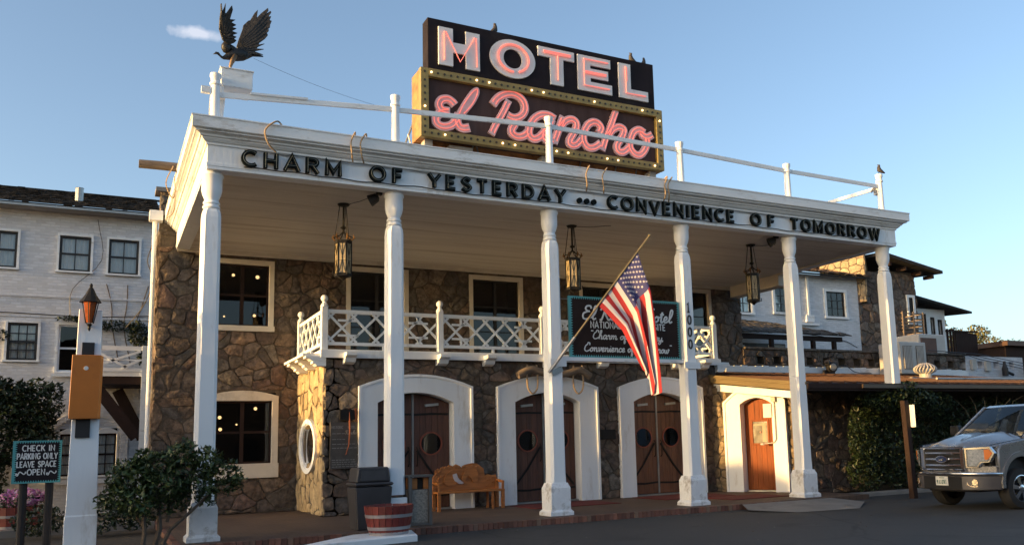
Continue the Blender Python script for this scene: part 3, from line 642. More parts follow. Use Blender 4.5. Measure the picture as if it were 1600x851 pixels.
def leaf(par, c, d, side, fn, vs_in, rise_in, c0, d0, wood, hole_c, r, n=6, strap=True, ringm=None, base=-.22):
    def top(u): t = (u-c0)/(d0-c0); return vs_in+rise_in*4*t*(1-t)-.015
    dd = part('door', darkbrown, par, lambda m: m.prism([(c, .04), (d, .04)]+[(d+(c-d)*i/8, top(d+(c-d)*i/8)) for i in range(9)], fn, base-.04, base))
    for i in range(n):
        u0 = c+(d-c)*i/n+.003; u1 = c+(d-c)*(i+1)/n-.003; e = R.uniform(0, .004)
        MB().prism([(u0, .05), (u1, .05), (u1, top(u1)-.02), (u0, top(u0)-.02)], fn, base, base+.022+e).build('plank', wood, dd)
    part('porthole_ring', ringm or M('porthole_ring', (.26, .06, .03), .45), dd, lambda m: m.ribbon(arc(*hole_c, r, r, 0, 360, 24)[:-1], .035, fn, base+.02, base+.055, True))
    part('porthole_glass', gl, dd, lambda m: m.prism(arc(*hole_c, r-.01, r-.01, 0, 360, 24)[:-1], fn, base+.036, base+.042))
    part('porthole_dark', dark, dd, lambda m: m.prism(arc(*hole_c, r-.01, r-.01, 0, 360, 24)[:-1], fn, base+.026, base+.032))
    if strap:
        part('strap_hinge', iron, dd, lambda m: [m.ribbon([(c+.01, z_), ((c+d)/2, z_+s_*.02), (d-.01, z_+.01)], .05, fn, base+.02, base+.042) for z_, s_ in ((2.28, 1), (.34, -1))])
        e0 = d-.08 if side < 0 else c+.08; e1 = c+.06 if side < 0 else d-.06
        part('door_brace', iron, dd, lambda m: m.ribbon([(e0, 1.42), ((e0+e1)/2, .86), (e1, .42)], .045, fn, base+.02, base+.05))
        part('door_pull', iron, dd, lambda m: m.tube([fn(e0, 1.5, base+.03), fn(e0, 1.45, base+.09), fn(e0, 1.1, base+.09), fn(e0, 1.05, base+.03)], .014, 6))
        part('door_closer', grey, dd, lambda m: m.bar(fn((c+d)/2-.18, 2.5 if side > 0 else 2.47, base+.06), fn((c+d)/2+.16, 2.53 if side > 0 else 2.5, base+.06), .07, .06))
FB = XZ(BY)
for q, (a, b, c, d) in enumerate(DO):
    doorway(bay, a, b, c, d, FB, 2.95, .28, 2.56, .24, wood_d, 0)
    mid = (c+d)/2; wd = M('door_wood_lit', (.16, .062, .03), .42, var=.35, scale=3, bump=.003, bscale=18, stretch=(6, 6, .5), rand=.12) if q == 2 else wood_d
    r = .27
    for s in (-1, 1):
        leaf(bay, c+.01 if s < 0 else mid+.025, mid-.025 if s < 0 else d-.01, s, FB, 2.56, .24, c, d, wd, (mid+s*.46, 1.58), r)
    part('door_post', grey, bay, lambda m: (m.prism([(mid-.022, .04), (mid-.004, .04), (mid-.004, 2.78), (mid-.022, 2.78)], FB, -.24, -.17), m.prism([(mid+.004, .04), (mid+.022, .04), (mid+.022, 2.78), (mid+.004, 2.78)], FB, -.24, -.17)))
part('hall_back', dark, bay, lambda m: m.box(3.2, 14.0, 4.6, 4.65, 0, 3.5))
part('small_plaque', iron, bay, lambda m: m.prism([(10.16, 1.56), (10.62, 1.56), (10.62, 1.82), (10.16, 1.82)], FB, .03, .08))
# engraved board left of the first doorway, with a decorative axe hung over it
pq = thing('engraved_board', (3.33, BY-.07, 1.6), 'dark engraved slate board of worn white lettering beside the oval window', 'sign')
boxp('board', slate, pq, 3.02, 3.64, BY-.11, BY-.06, 1.06, 2.12)
m = MB(); fp = XZ(BY-.111)
for i, (t, u, v, h) in enumerate((('HISTORIC', 3.05, 1.97, .062), ('HOTEL', 3.42, 1.97, .062))): caps(m, t, u, v, h, .012, fp, 0, .004, .62, .008)
script(m, 'Rancho', 3.36, 1.84, .09, .014, fp)
for v in (1.86, 1.73, 1.62, 1.53, 1.26, 1.21, 1.16, 1.11):
    u = 3.06
    while u < (3.3 if v > 1.7 else 3.58):
        w_ = R.uniform(.03, .10); m.ribbon([(u, v), (u+w_, v)], .018, fp, 0, .003); u += w_+.02
m.build('lettering', faint, pq, kind='stuff')
ax_ = thing('decorative_axe', (3.40, BY-.2, 2.2), 'dark hatchet with a copper coloured handle hung over the engraved board', 'axe')
part('axe_head', iron, ax_, lambda m: m.prism([(3.22, 2.18), (3.22, 2.40), (3.45, 2.42), (3.60, 2.36), (3.60, 2.20), (3.45, 2.14)], XZ(BY-.16), -.03, .04))
part('axe_blade', copper, ax_, lambda m: m.prism([(3.55, 2.42), (3.61, 2.44), (3.61, 2.12), (3.57, 2.18)], XZ(BY-.16), -.02, .055))
part('axe_handle', copper, ax_, lambda m: m.tube([(3.43, BY-.18, 2.42), (3.44, BY-.2, 1.9), (3.42, BY-.2, 1.6), (3.36, BY-.18, 1.38)], [.018, .017, .015, .008], 6))
# ox yoke over the middle door
yk = thing('ox_yoke', (8.6, BY-.35, 3.2), 'old wooden ox yoke with two hanging bows over the middle doorway', 'yoke')
part('yoke_beam', wood_g, yk, lambda m: m.tube(cat([(7.65, BY-.32, 3.22), (8.0, BY-.33, 3.38), (8.35, BY-.33, 3.30), (8.75, BY-.33, 3.26), (9.1, BY-.33, 3.30), (9.42, BY-.33, 3.38), (9.75, BY-.32, 3.22)], 5), .095, 10), smooth=True)
for cx in (8.05, 9.38):
    part('yoke_bow', rope, yk, lambda m: m.tube(cat([(cx-.13, BY-.33, 3.5), (cx-.15, BY-.34, 3.1), (cx-.12, BY-.34, 2.88), (cx, BY-.34, 2.76), (cx+.12, BY-.34, 2.88), (cx+.15, BY-.34, 3.1), (cx+.13, BY-.33, 3.5)], 5), .022, 8), smooth=True)
part('yoke_chain', iron, yk, lambda m: [m.tube([(x_, BY-.1, 3.55), (x_, BY-.32, 3.36)], .012, 6) for x_ in (8.3, 9.15)])

# ================================================================ BALCONY
bal = thing('balcony', (8.5, BY, 3.6), 'long white timber balcony with lattice railing above the three entrance doors', 'balcony')
boxp('balcony_floor', white, bal, 2.80, 14.2, BY-.12, HY-.02, 3.64, 3.80, bev=.01)
boxp('fascia_board', white, bal, 2.78, 14.22, BY-.17, BY-.122, 3.60, 3.78)
for x_ in (3.43, 5.70, 6.93, 8.62, 10.25, 12.65, 13.6):
    part('bracket', white2, bal, lambda m: m.prism([(BY-.42, 3.72), (BY-.42, 3.64), (BY-.30, 3.60), (BY-.24, 3.50), (BY-.10, 3.46), (BY-.02, 3.46), (BY-.02, 3.60), (BY-.171, 3.72)], lambda u, v, d: (x_+d, u, v), -.13, .13), bev=.008)
for sx, xb in ((-1, 2.9), (1, 14.1)):
    for i, y_ in enumerate((BY-.02, BY+.95, BY+1.95)):
        for k, (e, z0_, z1_) in enumerate(((.30, 3.40, 3.52), (.46, 3.52, 3.64))):
            part('corbel', white2, bal, lambda m: m.prism([(0, z0_), (e*.7, z0_), (e*.85, z0_+.05), (e, z0_+.06), (e, z1_-.003), (0, z1_-.003)], lambda u, v, d: (xb+sx*u, y_+d, v), -.13, .15), bev=.006)
    boxp('end_slab', white2, bal, *(sorted((xb+sx*.10, xb+sx*.50))), BY-.05, BY+2.3, 3.641, 3.70)
PX = [2.88, 5.70, 8.53, 11.33, 14.12]
def rpost(par, x_, y_):
    part('post', white, par, lambda m: (m.box(x_-.075, x_+.075, y_-.075, y_+.075, 3.80, 4.80), m.lathe([(.10, 4.80), (.075, 4.86), (.045, 4.9), (.045, 4.93)], (x_, y_, 0), 8), m.ball((x_, y_, 5.0), .085, 12)), bev=.01)
for x_ in PX: rpost(bal, x_, BY)
for x_ in (2.88, 14.12): rpost(bal, x_, HY-.3)
def lattice(fn, a, b):
    z0, z1 = 3.98, 4.66
    part('rail', white, bal, lambda m: m.prism([(a, z1), (b, z1), (b, z1+.085), (a, z1+.085)], fn, -.04, .04))
    part('rail', white, bal, lambda m: m.prism([(a, z0-.07), (b, z0-.07), (b, z0), (a, z0)], fn, -.035, .035))
    part('rail_foot', white, bal, lambda m: m.prism([((a+b)/2-.03, 3.8), ((a+b)/2+.03, 3.8), ((a+b)/2+.03, z0-.07), ((a+b)/2-.03, z0-.07)], fn, -.03, .03))
    n = max(2, round((b-a)/.56)); st = (b-a)/n; h = z1-z0; k = 0
    def br(p, q):
        nonlocal k
        MB().ribbon([p, q], .05, fn, -.022, .02+(k % 2)*.003).build('lattice_bar', white, bal); k += 1
    long_ = n > 3; run = h
    def dline(u, s_):                                     # one 45 degree bar clipped to the bay
        p0 = [u, z0]; p1 = [u+s_*run, z1]
        for p, q in ((p0, p1), (p1, p0)):
            for lim, sg_ in ((a, 1), (b, -1)):
                if (p[0]-lim)*sg_ < 0 and abs(q[0]-p[0]) > 1e-6:
                    t = (lim-p[0])/(q[0]-p[0]); p[1] = p[1]+(q[1]-p[1])*t; p[0] = lim
        if abs(p1[0]-p0[0]) > .06 and a-.01 <= p0[0] <= b+.01 and a-.01 <= p1[0] <= b+.01: br(p0, p1)
    u = a-st*2
    while u < b+st*2:
        dline(u, 1); dline(u+h, -1); u += st
    if long_:
        for e, s_ in ((a, 1), (b, -1)):
            for v_, zr in ((z0+h*.24, z0), (z0+h*.76, z1)):
                br((e+s_*.24, v_), (e+s_*(.24+st*.9), v_)); br((e+s_*(.24+st*.45), v_), (e+s_*(.24+st*.45), zr))
for a, b in zip(PX[:-1], PX[1:]): lattice(XZ(BY), a+.076, b-.076)
lattice(YZ(2.88), BY+.08, HY-.38); lattice(YZ(14.12), BY+.08, HY-.38)

# ================================================================ PORTICO ROOF
por = thing('portico_roof', (8.6, 0, 6.6), 'flat white porch roof with a moulded cornice carried by six tall columns', 'porch roof')
XL, XR, YF, YB = -.12, 17.36, -.28, HY-.06
CX = [0, 3.39, 6.87, 10.39, 13.75, 17.11]
def sweep(prof, name, mat):
    m = MB(); n = len(prof)
    for o, z in prof: m.v += [(XL-o, YB, z), (XL-o, YF-o, z), (XR+o, YF-o, z), (XR+o, YB, z)]
    for i in range(n-1):
        for j in range(3): m.f.append((4*i+j, 4*i+j+1, 4*i+4+j+1, 4*i+4+j)); m.m.append(0)
    return m.build(name, mat, por)
sweep([(-.30, 6.545), (0, 6.545), (0.0, 6.60), (.012, 6.605), (.012, 6.66), (0, 6.665), (0, 6.99)], 'fascia', white)
sweep([(0, 6.99), (.03, 6.99), (.03, 7.03), (.06, 7.04), (.10, 7.08), (.11, 7.11), (.14, 7.11), (.15, 7.14), (.21, 7.17), (.23, 7.17), (.23, 7.195), (.27, 7.205), (.27, 7.215)], 'cornice', white2)
sweep([(.27, 7.215), (.285, 7.215), (.285, 7.41), (.30, 7.412), (.30, 7.435), (-.4, 7.45)], 'parapet_board', white2)
boxp('soffit', soffitm, por, XL+.02, XR-.02, YF+.02, YB, 6.60, 6.64)
boxp('roof_deck', conc, por, XL+.02, XR-.02, YF+.1, YB, 7.30, 7.44)
boxp('soffit_trim', cream, por, XL+.03, XR-.03, YB-.14, YB, 6.50, 6.598)
part('side_beam', cream, por, lambda m: (m.box(XL+.02, XL+.28, YF+.31, YB-.15, 6.55, 6.599), m.box(XR-.28, XR-.02, YF+.31, YB-.15, 6.55, 6.599), m.box(XR-.30, XR+.10, 4.2, YB-.15, 6.22, 6.548)))
# boards of the soffit as thin proud strips
m = MB(); y_ = YF+.34
while y_ < YB-.2: m.box(XL+.30, XR-.31, y_, y_+.118, 6.592, 6.602); y_ += .125
m.build('soffit_boards', soffitm, por, kind='stuff')
# hanging loops of cable over the cornice
for x_, w_ in ((.95, .14), (2.42, .05), (2.62, .07), (7.55, .06), (7.98, .08), (9.6, .05), (9.72, .08)):
    part('cable_loop', rope, por, lambda m: m.tube(cat([(x_+w_*1.6, YF-.1, 7.46), (x_+w_*.4, YF-.36, 7.47), (x_-w_, YF-.345, 7.28), (x_-w_*.6, YF-.33, 7.05), (x_+w_*.6, YF-.16, 6.95)], 6), .016, 6), smooth=True)
part('conduit', grey, por, lambda m: m.tube([(x_/4, YF-.035+.01*sin(x_*1.7), 6.962+.008*sin(x_*2.3)) for x_ in range(2, 68)], .011, 5))
part('letter_wire', blackp, por, lambda m: m.tube([(.5+x_*.16, YF-.024, 6.635+.012*sin(x_*1.3)+.01*sin(x_*.37)) for x_ in range(100)], .008, 5))
for x_, n_ in ((3.03, 0), (13.38, 1)):
    part('flood_lamp', blackp, por, lambda m: (m.lathe([(.03, 0), (.09, .04), (.12, .17), (.125, .2)], (x_+.1, .18, 6.50), 12, (-.75, .45, -.4)), m.box(x_+.05, x_+.16, .12, .22, 6.53, 6.6)))
for (p, q) in (((2.75, 1.3), (3.15, .25)), ((8.1, 1.15), (8.9, .75)), ((13.5, 1.2), (14.1, .9))):
    part('ceiling_conduit', blackp, por, lambda m: m.tube([(p[0], p[1], 6.575), ((p[0]+q[0])/2, (p[1]+q[1])/2+.1, 6.57), (q[0], q[1], 6.575)], .007, 5))

LAB = ['white column farthest left, standing on the terrace behind the leafy bush', 'white column rising behind the red barrel planter', 'white column that carries the foot of the flagpole',
       'white column with the numerals 1000 down its face', 'white column in front of the small sunlit doorway', 'white column farthest right, standing through the low metal roof']
for i, x_ in enumerate(CX):
    c = thing('porch_column', (x_, 0, 0), LAB[i], 'column', 'tall white porch columns')
    lean = 0
    if i == 5: pass
    elif i != 1:
        part('column_base', M('column_base_paint', (.80, .81, .82), .6, var=.08, scale=4, bump=.004, bscale=18, dirt=(.30, .27, .23), damt=.42, dscale=3.5), c, lambda m: (m.add(*(lambda n, lv: ([(x_+r*(1 if k in (1, 2) else -1), r*(1 if k in (2, 3) else -1), z) for r, z in lv for k in range(4)],
             [(4*a+k, 4*a+(k+1) % 4, 4*a+4+(k+1) % 4, 4*a+4+k) for a in range(len(lv)-1) for k in range(4)]+[tuple(range(4*len(lv)-4, 4*len(lv)))]))(0, [(.27, -.02), (.27, .07), (.225, .12), (.225, .56), (.185, .66), (.18, .665)]))))
    else: boxp('column_base', white2, c, x_-.2, x_+.2, -.2, .2, 0, .55, bev=.01)
    # square shaft with chamfered corners, slightly tapering
    def shaft(m):
        lv = ([(.175, .04, .60), (.17, .05, .9)] if i != 5 else [(.167, .05, 2.80)])+[(.165, .055, 3.5), (.16, .055, 5.70), (.15, .06, 5.80), (.13, .06, 5.86)]
        for a, ch, z in lv:
            m.v += [(x_+sx, sy, z) for sx, sy in ((-a+ch, -a), (a-ch, -a), (a, -a+ch), (a, a-ch), (a-ch, a), (-a+ch, a), (-a, a-ch), (-a, -a+ch))]
        for l in range(len(lv)-1):
            for k in range(8): m.f.append((8*l+k, 8*l+(k+1) % 8, 8*l+8+(k+1) % 8, 8*l+8+k)); m.m.append(0)
    part('column_shaft', white, c, shaft)
    part('column_capital', white, c, lambda m: m.lathe([(.12, 5.85), (.15, 5.88), (.15, 5.91), (.125, 5.925), (.125, 5.945), (.145, 5.96), (.145, 5.985), (.12, 6.01), (.125, 6.05), (.16, 6.13), (.178, 6.22), (.178, 6.44), (.20, 6.47), (.20, 6.50), (.185, 6.51), (.185, 6.545)], (x_, 0, 0), 24), smooth=True)
    if i == 3:
        for k, ch in enumerate('1000'):
            mm = MB(); letter(mm, ch, x_-.085, 4.42-k*.285, .215, .036, lambda u, v, d: (u+.02, -.168-d, v), 0, .012, .75); mm.build('numeral', blackp, c)
# slogan lettering
sl = thing('slogan_lettering', (8.5, YF, 6.7), 'dark green letters reading CHARM OF YESTERDAY ... CONVENIENCE OF TOMORROW along the porch front', 'lettering')
FS = XZ(YF-.03)
def slog(t, u0, u1, z=6.655):
    h = .285; sx = 1.05; tw = sum(CAP[c][0]*h*sx for c in t); sp = (u1-u0-tw)/max(len(t)-1, 1)
    if sp < .02: sx *= .9; tw = sum(CAP[c][0]*h*sx for c in t); sp = (u1-u0-tw)/max(len(t)-1, 1)
    u = u0
    for ch in t:
        mm = MB(); letter(mm, ch, u, z, h, .07, FS, 0, .07, sx); L_ = mm.build('letter', letdark, sl)
        mm = MB(); st = CAP[ch][1]; cl = False
        for s_ in st:
            if s_ == 'c': cl = True; continue
            pts = [FS(u+p[0]*h*sx, z+p[1]*h, .088) for p in s_]
            mm.tube(pts, .005, 5, closed=cl)
        mm.build('glass_tube', M('unlit_tube', (.16, .19, .19), .4), L_)
        u += CAP[ch][0]*h*sx+sp
slog('CHARM', .46, 2.25); slog('OF', 2.81, 3.46); slog('YESTERDAY', 3.99, 7.11)
slog('CONVENIENCE', 8.18, 11.73); slog('OF', 12.26, 13.0); slog('TOMORROW', 13.54, 16.66)
for k in range(3): part('dot', letdark, sl, lambda m: m.lathe([(.062, 0), (.062, .06)], (7.46+k*.18, YF-.03, 6.75), 16, (0, -1, 0)))

# roof rail
rl = thing('roof_railing', (8.5, -.1, 7.45), 'white pipe railing along the porch roof with six turned posts', 'railing')
TOPS = [8.42, 8.57, 8.66, 8.58, 8.47, 8.60]; RZ_ = [8.02, 8.27, 8.44, 8.38, 8.28, 8.25]
for i, x_ in enumerate(CX):
    rr_ = .15 if i == 0 else .085
    if i == 0: x_ = .0
    part('railing_post', white, rl, lambda m: m.lathe([(.088, 7.40), (.082, 7.9), (.075, TOPS[i]-.24), (.10, TOPS[i]-.22), (.10, TOPS[i]-.19), (.08, TOPS[i]-.17), (.085, TOPS[i]-.10), (.10, TOPS[i]-.07), (.10, TOPS[i]-.01), (.07, TOPS[i])], (x_, -.1, 0), 14), smooth=True)
for i in range(5): part('rail', white2, rl, lambda m: m.bar((CX[i]+.05, -.1, RZ_[i]), (CX[i+1]-.05, -.1, RZ_[i+1]), .05, .10), bev=.006)
part('end_rail', white2, rl, lambda m: m.bar((17.1, -.05, 8.22), (15.9, 1.6, 7.9), .05, .09))
part('rail_stub', white2, rl, lambda m: m.bar((-.24, -.1, 8.08), (-.09, -.1, 8.08), .1, .12))
part('side_rail', white2, rl, lambda m: m.bar((.05, .0, 8.0), (.4, 4.6, 7.9), .26, .06))
part('loose_plank', white2, rl, lambda m: m.bar((.6, -.12, 8.125), (1.65, -.12, 8.19), .09, .035))
part('rail_bracket', grey, rl, lambda m: (m.box(16.98, 17.2, -.06, .02, 8.02, 8.14), m.tube([(16.9, .02, 8.1), (17.05, -.02, 8.3)], .03, 6)))
part('sagging_wire', blackp, rl, lambda m: m.tube([(.7+k*.27, .25-.0*k, 9.0-.09*k+.003*k*k) for k in range(12)], .003, 4))
bx = tag(MB().box(12.3, 13.0, .3, .7, 7.45, 7.70).build('roof_box', lightgrey, bev=.02), 'small pale metal box on the porch roof near the fifth rail post', 'box')
# ================================================================ NEON ROOF SIGN
SY = .80
sg = thing('hotel_sign', (7.3, SY+.2, 7.45), 'large rooftop neon sign, HOTEL in white block letters over El Rancho in pink script', 'sign')
boxp('upper_panel', signblack, sg, 4.40, 10.36, SY+.03, SY+.38, 9.71, 10.92, bev=.01)
boxp('lower_panel', signbrown, sg, 4.40, 10.36, SY+.06, SY+.48, 8.24, 9.62)
part('gold_border', gold, sg, lambda m: frame(m, XZ(SY), 4.21, 10.52, 8.13, 9.70, .185, -.10, .05), bev=.008)
part('side_casing', rust, sg, lambda m: (m.box(4.215, 4.40, SY+.10, SY+.58, 8.14, 9.68), m.box(10.34, 10.515, SY+.10, SY+.58, 8.14, 9.69)))
boxp('back_panel', rust, sg, 4.401, 10.339, SY+.48, SY+.56, 8.14, 9.7)
FG = XZ(SY+.03); FL = XZ(SY+.06)
HOT = {'H': [(4.64, 10.74), (4.98, 10.74), (4.98, 10.42), (5.28, 10.42), (5.28, 10.74), (5.62, 10.74), (5.62, 9.85), (5.28, 9.85), (5.28, 10.18), (4.98, 10.18), (4.98, 9.85), (4.64, 9.85)],
 'T': [(7.09, 10.77), (8.06, 10.77), (8.06, 10.53), (7.76, 10.53), (7.76, 9.87), (7.41, 9.87), (7.41, 10.53), (7.09, 10.53)],
 'E': [(8.15, 10.77), (9.07, 10.77), (9.07, 10.54), (8.50, 10.54), (8.50, 10.46), (9.0, 10.46), (9.0, 10.22), (8.50, 10.22), (8.50, 10.12), (9.1, 10.12), (9.1, 9.87), (8.15, 9.87)],
 'L': [(9.30, 10.77), (9.65, 10.77), (9.65, 10.13), (10.15, 10.13), (10.15, 9.87), (9.30, 9.87)]}
def ntube(par, pts, y=SY-.055, r=.016, curve=False):
    if curve: pts = cat(pts, 5)
    MB().tube([(p[0], y, p[1]) for p in pts], r, 6).build('neon_tube', neon, par, smooth=True)
LT = {}
for ch in 'HTEL':
    LT[ch] = MB().prism(HOT[ch], FG, 0, .045).build('letter', letwhite, sg, bev=.004)
m = MB(); n = 40
a = [(6.44+.575*cos(2*pi*i/n), 10.31+.465*sin(2*pi*i/n)) for i in range(n)]; b = [(6.44+.235*cos(2*pi*i/n), 10.31+.235*sin(2*pi*i/n)) for i in range(n)]
vs = [FG(*p, .045) for p in a]+[FG(*p, .045) for p in b]+[FG(*p, 0) for p in a]+[FG(*p, 0) for p in b]
m.add(vs, [(i, (i+1) % n, n+(i+1) % n, n+i) for i in range(n)]+[(2*n+i, 2*n+(i+1) % n, (i+1) % n, i) for i in range(n)]+[(n+i, n+(i+1) % n, 3*n+(i+1) % n, 3*n+i) for i in range(n)])
LT['O'] = m.build('letter', letwhite, sg)
ntube(LT['H'], [(4.76, 9.95), (4.76, 10.62), (4.80, 10.62), (5.13, 9.97), (5.48, 10.60), (5.52, 10.60), (5.53, 9.92)])
for rx, rz in ((.40, .345), (.37, .32)): ntube(LT['O'], [(6.44+rx*cos(RD(q)), 10.31+rz*sin(RD(q))) for q in range(-70, 271, 17)], r=.012)
ntube(LT['T'], [(7.22, 10.66), (7.95, 10.66)]); ntube(LT['T'], [(7.22, 10.62), (7.95, 10.62)], r=.012); ntube(LT['T'], [(7.59, 10.60), (7.59, 9.98)])
ntube(LT['E'], [(8.98, 10.66), (8.30, 10.66), (8.30, 9.99), (9.0, 9.99)]); ntube(LT['E'], [(8.34, 10.35), (8.92, 10.35)]); ntube(LT['E'], [(8.34, 10.31), (8.92, 10.31)], r=.012)
ntube(LT['L'], [(9.48, 10.68), (9.48, 9.99), (10.05, 9.99)]); ntube(LT['L'], [(9.51, 10.66), (9.51, 10.3)], r=.010)
SC = [
 ('e', [[(5.02, 8.97), (4.95, 9.04), (4.84, 9.08), (4.70, 9.03), (4.65, 8.91), (4.72, 8.81), (4.90, 8.80)], [(4.90, 8.79), (4.74, 8.76), (4.62, 8.68), (4.57, 8.58), (4.61, 8.47), (4.74, 8.43), (4.91, 8.48), (5.04, 8.62), (5.12, 8.76)]]),
 ('l', [[(5.11, 8.79), (5.07, 8.62), (5.11, 8.50), (5.21, 8.46), (5.36, 8.50)]]),
 ('r', [[(5.93, 9.13), (6.05, 9.30), (6.22, 9.42), (6.42, 9.47), (6.60, 9.42), (6.71, 9.30), (6.73, 9.13), (6.64, 8.98), (6.50, 8.90), (6.38, 8.90), (6.28, 8.94)], [(6.44, 8.87), (6.46, 8.74), (6.39, 8.62), (6.40, 8.52), (6.52, 8.46), (6.68, 8.50), (6.81, 8.62)], [(6.33, 9.30), (6.16, 8.95), (6.0, 8.67), (5.88, 8.42)]]),
 ('a', [[(7.52, 9.03), (7.34, 9.10), (7.15, 9.08), (6.98, 8.97), (6.87, 8.80), (6.82, 8.62), (6.86, 8.50), (6.97, 8.47), (7.12, 8.56), (7.28, 8.76), (7.44, 9.03)], [(7.42, 8.97), (7.28, 8.74), (7.21, 8.56), (7.30, 8.47), (7.46, 8.52)]]),
 ('n', [[(7.74, 9.13), (7.61, 8.82), (7.46, 8.44)], [(7.62, 8.80), (7.76, 9.00), (7.93, 9.09), (8.06, 9.05), (8.08, 8.93), (8.0, 8.76), (7.91, 8.62), (7.88, 8.50), (7.96, 8.45), (8.08, 8.50), (8.22, 8.66)]]),
 ('c', [[(8.70, 8.86), (8.76, 9.0), (8.68, 9.10), (8.55, 9.12), (8.41, 9.04), (8.31, 8.89), (8.26, 8.72), (8.29, 8.55), (8.40, 8.46), (8.56, 8.49), (8.74, 8.62)]]),
 ('h', [[(9.21, 9.53), (9.06, 9.16), (8.90, 8.80), (8.77, 8.44)], [(8.93, 8.80), (9.08, 9.0), (9.26, 9.10), (9.40, 9.06), (9.38, 8.93), (9.28, 8.76), (9.19, 8.60), (9.24, 8.48), (9.38, 8.49), (9.56, 8.64)]]),
 ('o', [[(10.02, 9.06), (9.86, 9.12), (9.70, 9.04), (9.60, 8.86), (9.57, 8.65), (9.66, 8.50), (9.82, 8.46), (9.97, 8.58), (10.07, 8.79), (10.06, 8.96)], [(9.88, 9.08), (9.97, 8.98), (10.10, 8.97), (10.24, 9.05)]])]
for nm, strokes in SC:
    m = MB()
    for k, st in enumerate(strokes):
        w = .20 if not (nm in 'rh' and len(st) <= 4) else .165
        m.ribbon(cat(st, 6), w, FL, 0, .05+k*.003, ramp=.004)
    if nm == 'l': m.prism([tuple(p) for p in cat([(5.03, 8.72), (5.15, 8.98), (5.29, 9.22), (5.41, 9.39), (5.52, 9.47), (5.59, 9.45), (5.60, 9.32), (5.50, 9.10), (5.36, 8.90), (5.22, 8.74)], 4, True)], FL, 0, .056)
    L_ = m.build('script_letter', letglow, sg)
    for st in strokes:
        for off in (-.045, .045):
            c_ = cat(st, 5); o_ = []
            for i, p in enumerate(c_):
                d = (c_[min(i+1, len(c_)-1)]-c_[max(i-1, 0)]); d = Vector((d.x, d.y)).normalized(); o_.append((p.x-d.y*off, p.y+d.x*off))
            ntube(L_, o_[1:-1], SY-.012, .0105)
    if nm == 'l': ntube(L_, cat([(5.11, 8.78), (5.20, 8.98), (5.33, 9.19), (5.43, 9.33), (5.53, 9.42), (5.555, 9.38), (5.53, 9.27), (5.44, 9.08), (5.33, 8.92), (5.22, 8.80)], 4), SY-.012, .0105)
# marquee bulbs
pos = []
x_ = 4.30
while x_ < 10.5: pos += [(x_, 9.607), (x_, 8.222)]; x_ += .152
z_ = 8.36
while z_ < 9.56: pos += [(4.302, z_), (10.428, z_)]; z_ += .15
off = MB(); k = 0
for i, (a, b) in enumerate(pos):
    lit = (i % 9 in (2, 7)) and R.random() < .8
    if lit and k < 40: MB().lathe([(.020, 0), (.024, .02), (.012, .036)], (a, SY-.05, b), 8, (0, -1, 0)).build('bulb', bulbm, sg); k += 1
    else: off.lathe([(.028, 0), (.028, .012)], (a, SY-.05, b), 8, (0, -1, 0))
off.build('unlit_bulbs', bulboff, sg, kind='stuff')
for x_ in (4.45, 7.3, 10.3): part('sign_leg', lightgrey, sg, lambda m: m.box(x_-.09, x_+.09, SY+.15, SY+.4, 7.44, 8.14))
for x_, dx in ((4.3, -1), (5.4, 1), (5.9, -1), (8.2, 1), (9.2, 1), (9.8, 1)):
    part('sign_brace', grey, sg, lambda m: m.tube([(x_, SY+.4, 7.44), (x_+dx*.22, SY+.45, 8.3)], .018, 6))
part('long_brace', grey, sg, lambda m: m.tube([(3.9, 1.8, 7.45), (4.32, SY+.5, 8.9)], .022, 6))
boxp('junction_box', lightgrey, sg, 4.95, 5.5, SY+.2, SY+.6, 7.75, 8.10)

# ================================================================ BIRD STATUE
eg = thing('bird_statue', (.4, .3, 8.62), 'dark metal statue of a landing bird with raised wings on the porch roof corner', 'statue')
pb = tag(MB().box(.10, .66, .0, .60, 8.26, 8.60).box(.08, .68, -.02, .62, 8.60, 8.625).box(.02, .16, .02, .2, 7.4, 8.26).build('statue_pedestal', white2, bev=.01), 'white wooden pedestal box under the bird statue', 'pedestal')
WR = [(0.39, 9.2), (0.43, 9.37), (0.49, 9.57), (0.51, 9.68), (0.6, 9.79), (0.63, 9.8), (0.71, 9.97), (0.77, 10.05), (0.75, 9.87), (0.83, 9.98), (0.95, 10.11), (0.96, 10.05), (0.92, 9.98), (1.0, 10.05), (1.01, 10.01), (0.96, 9.92), (1.01, 9.93), (0.98, 9.84), (1.02, 9.83), (0.99, 9.74), (.985, 9.68), (0.96, 9.66), (0.965, 9.6), (0.93, 9.56), (0.95, 9.51), (0.9, 9.43), (0.8, 9.33), (0.77, 9.24), (0.74, 9.16), (0.66, 9.07), (0.56, 8.97)]
WLF = [(0.12, 9.22), (0.05, 9.4), (0.05, 9.59), (0.06, 9.71), (0.05, 9.84), (0.07, 9.85), (0.08, 9.68), (0.12, 9.8), (0.14, 9.87), (0.14, 9.69), (0.155, 9.69), (0.23, 9.82), (0.25, 9.85), (0.27, 9.77), (0.23, 9.60), (0.33, 9.61), (0.26, 9.55), (0.35, 9.52), (0.28, 9.47), (0.36, 9.46), (0.28, 9.40), (0.38, 9.38), (0.29, 9.33), (0.37, 9.31), (0.32, 9.27), (0.37, 9.25), (0.33, 9.2), (0.22, 9.14)]
wg = part('wing', bronze, eg, lambda m: m.prism(WR, lambda u, v, d: (u, .30-d+(v-9.0)*.12-(u-.4)*.25, v), -.018, .018), bev=.008)
wg2 = part('wing', bronze, eg, lambda m: m.prism(WLF, lambda u, v, d: (u+d*.3, .22-d-(v-9.0)*.30, v), -.018, .018), bev=.008)
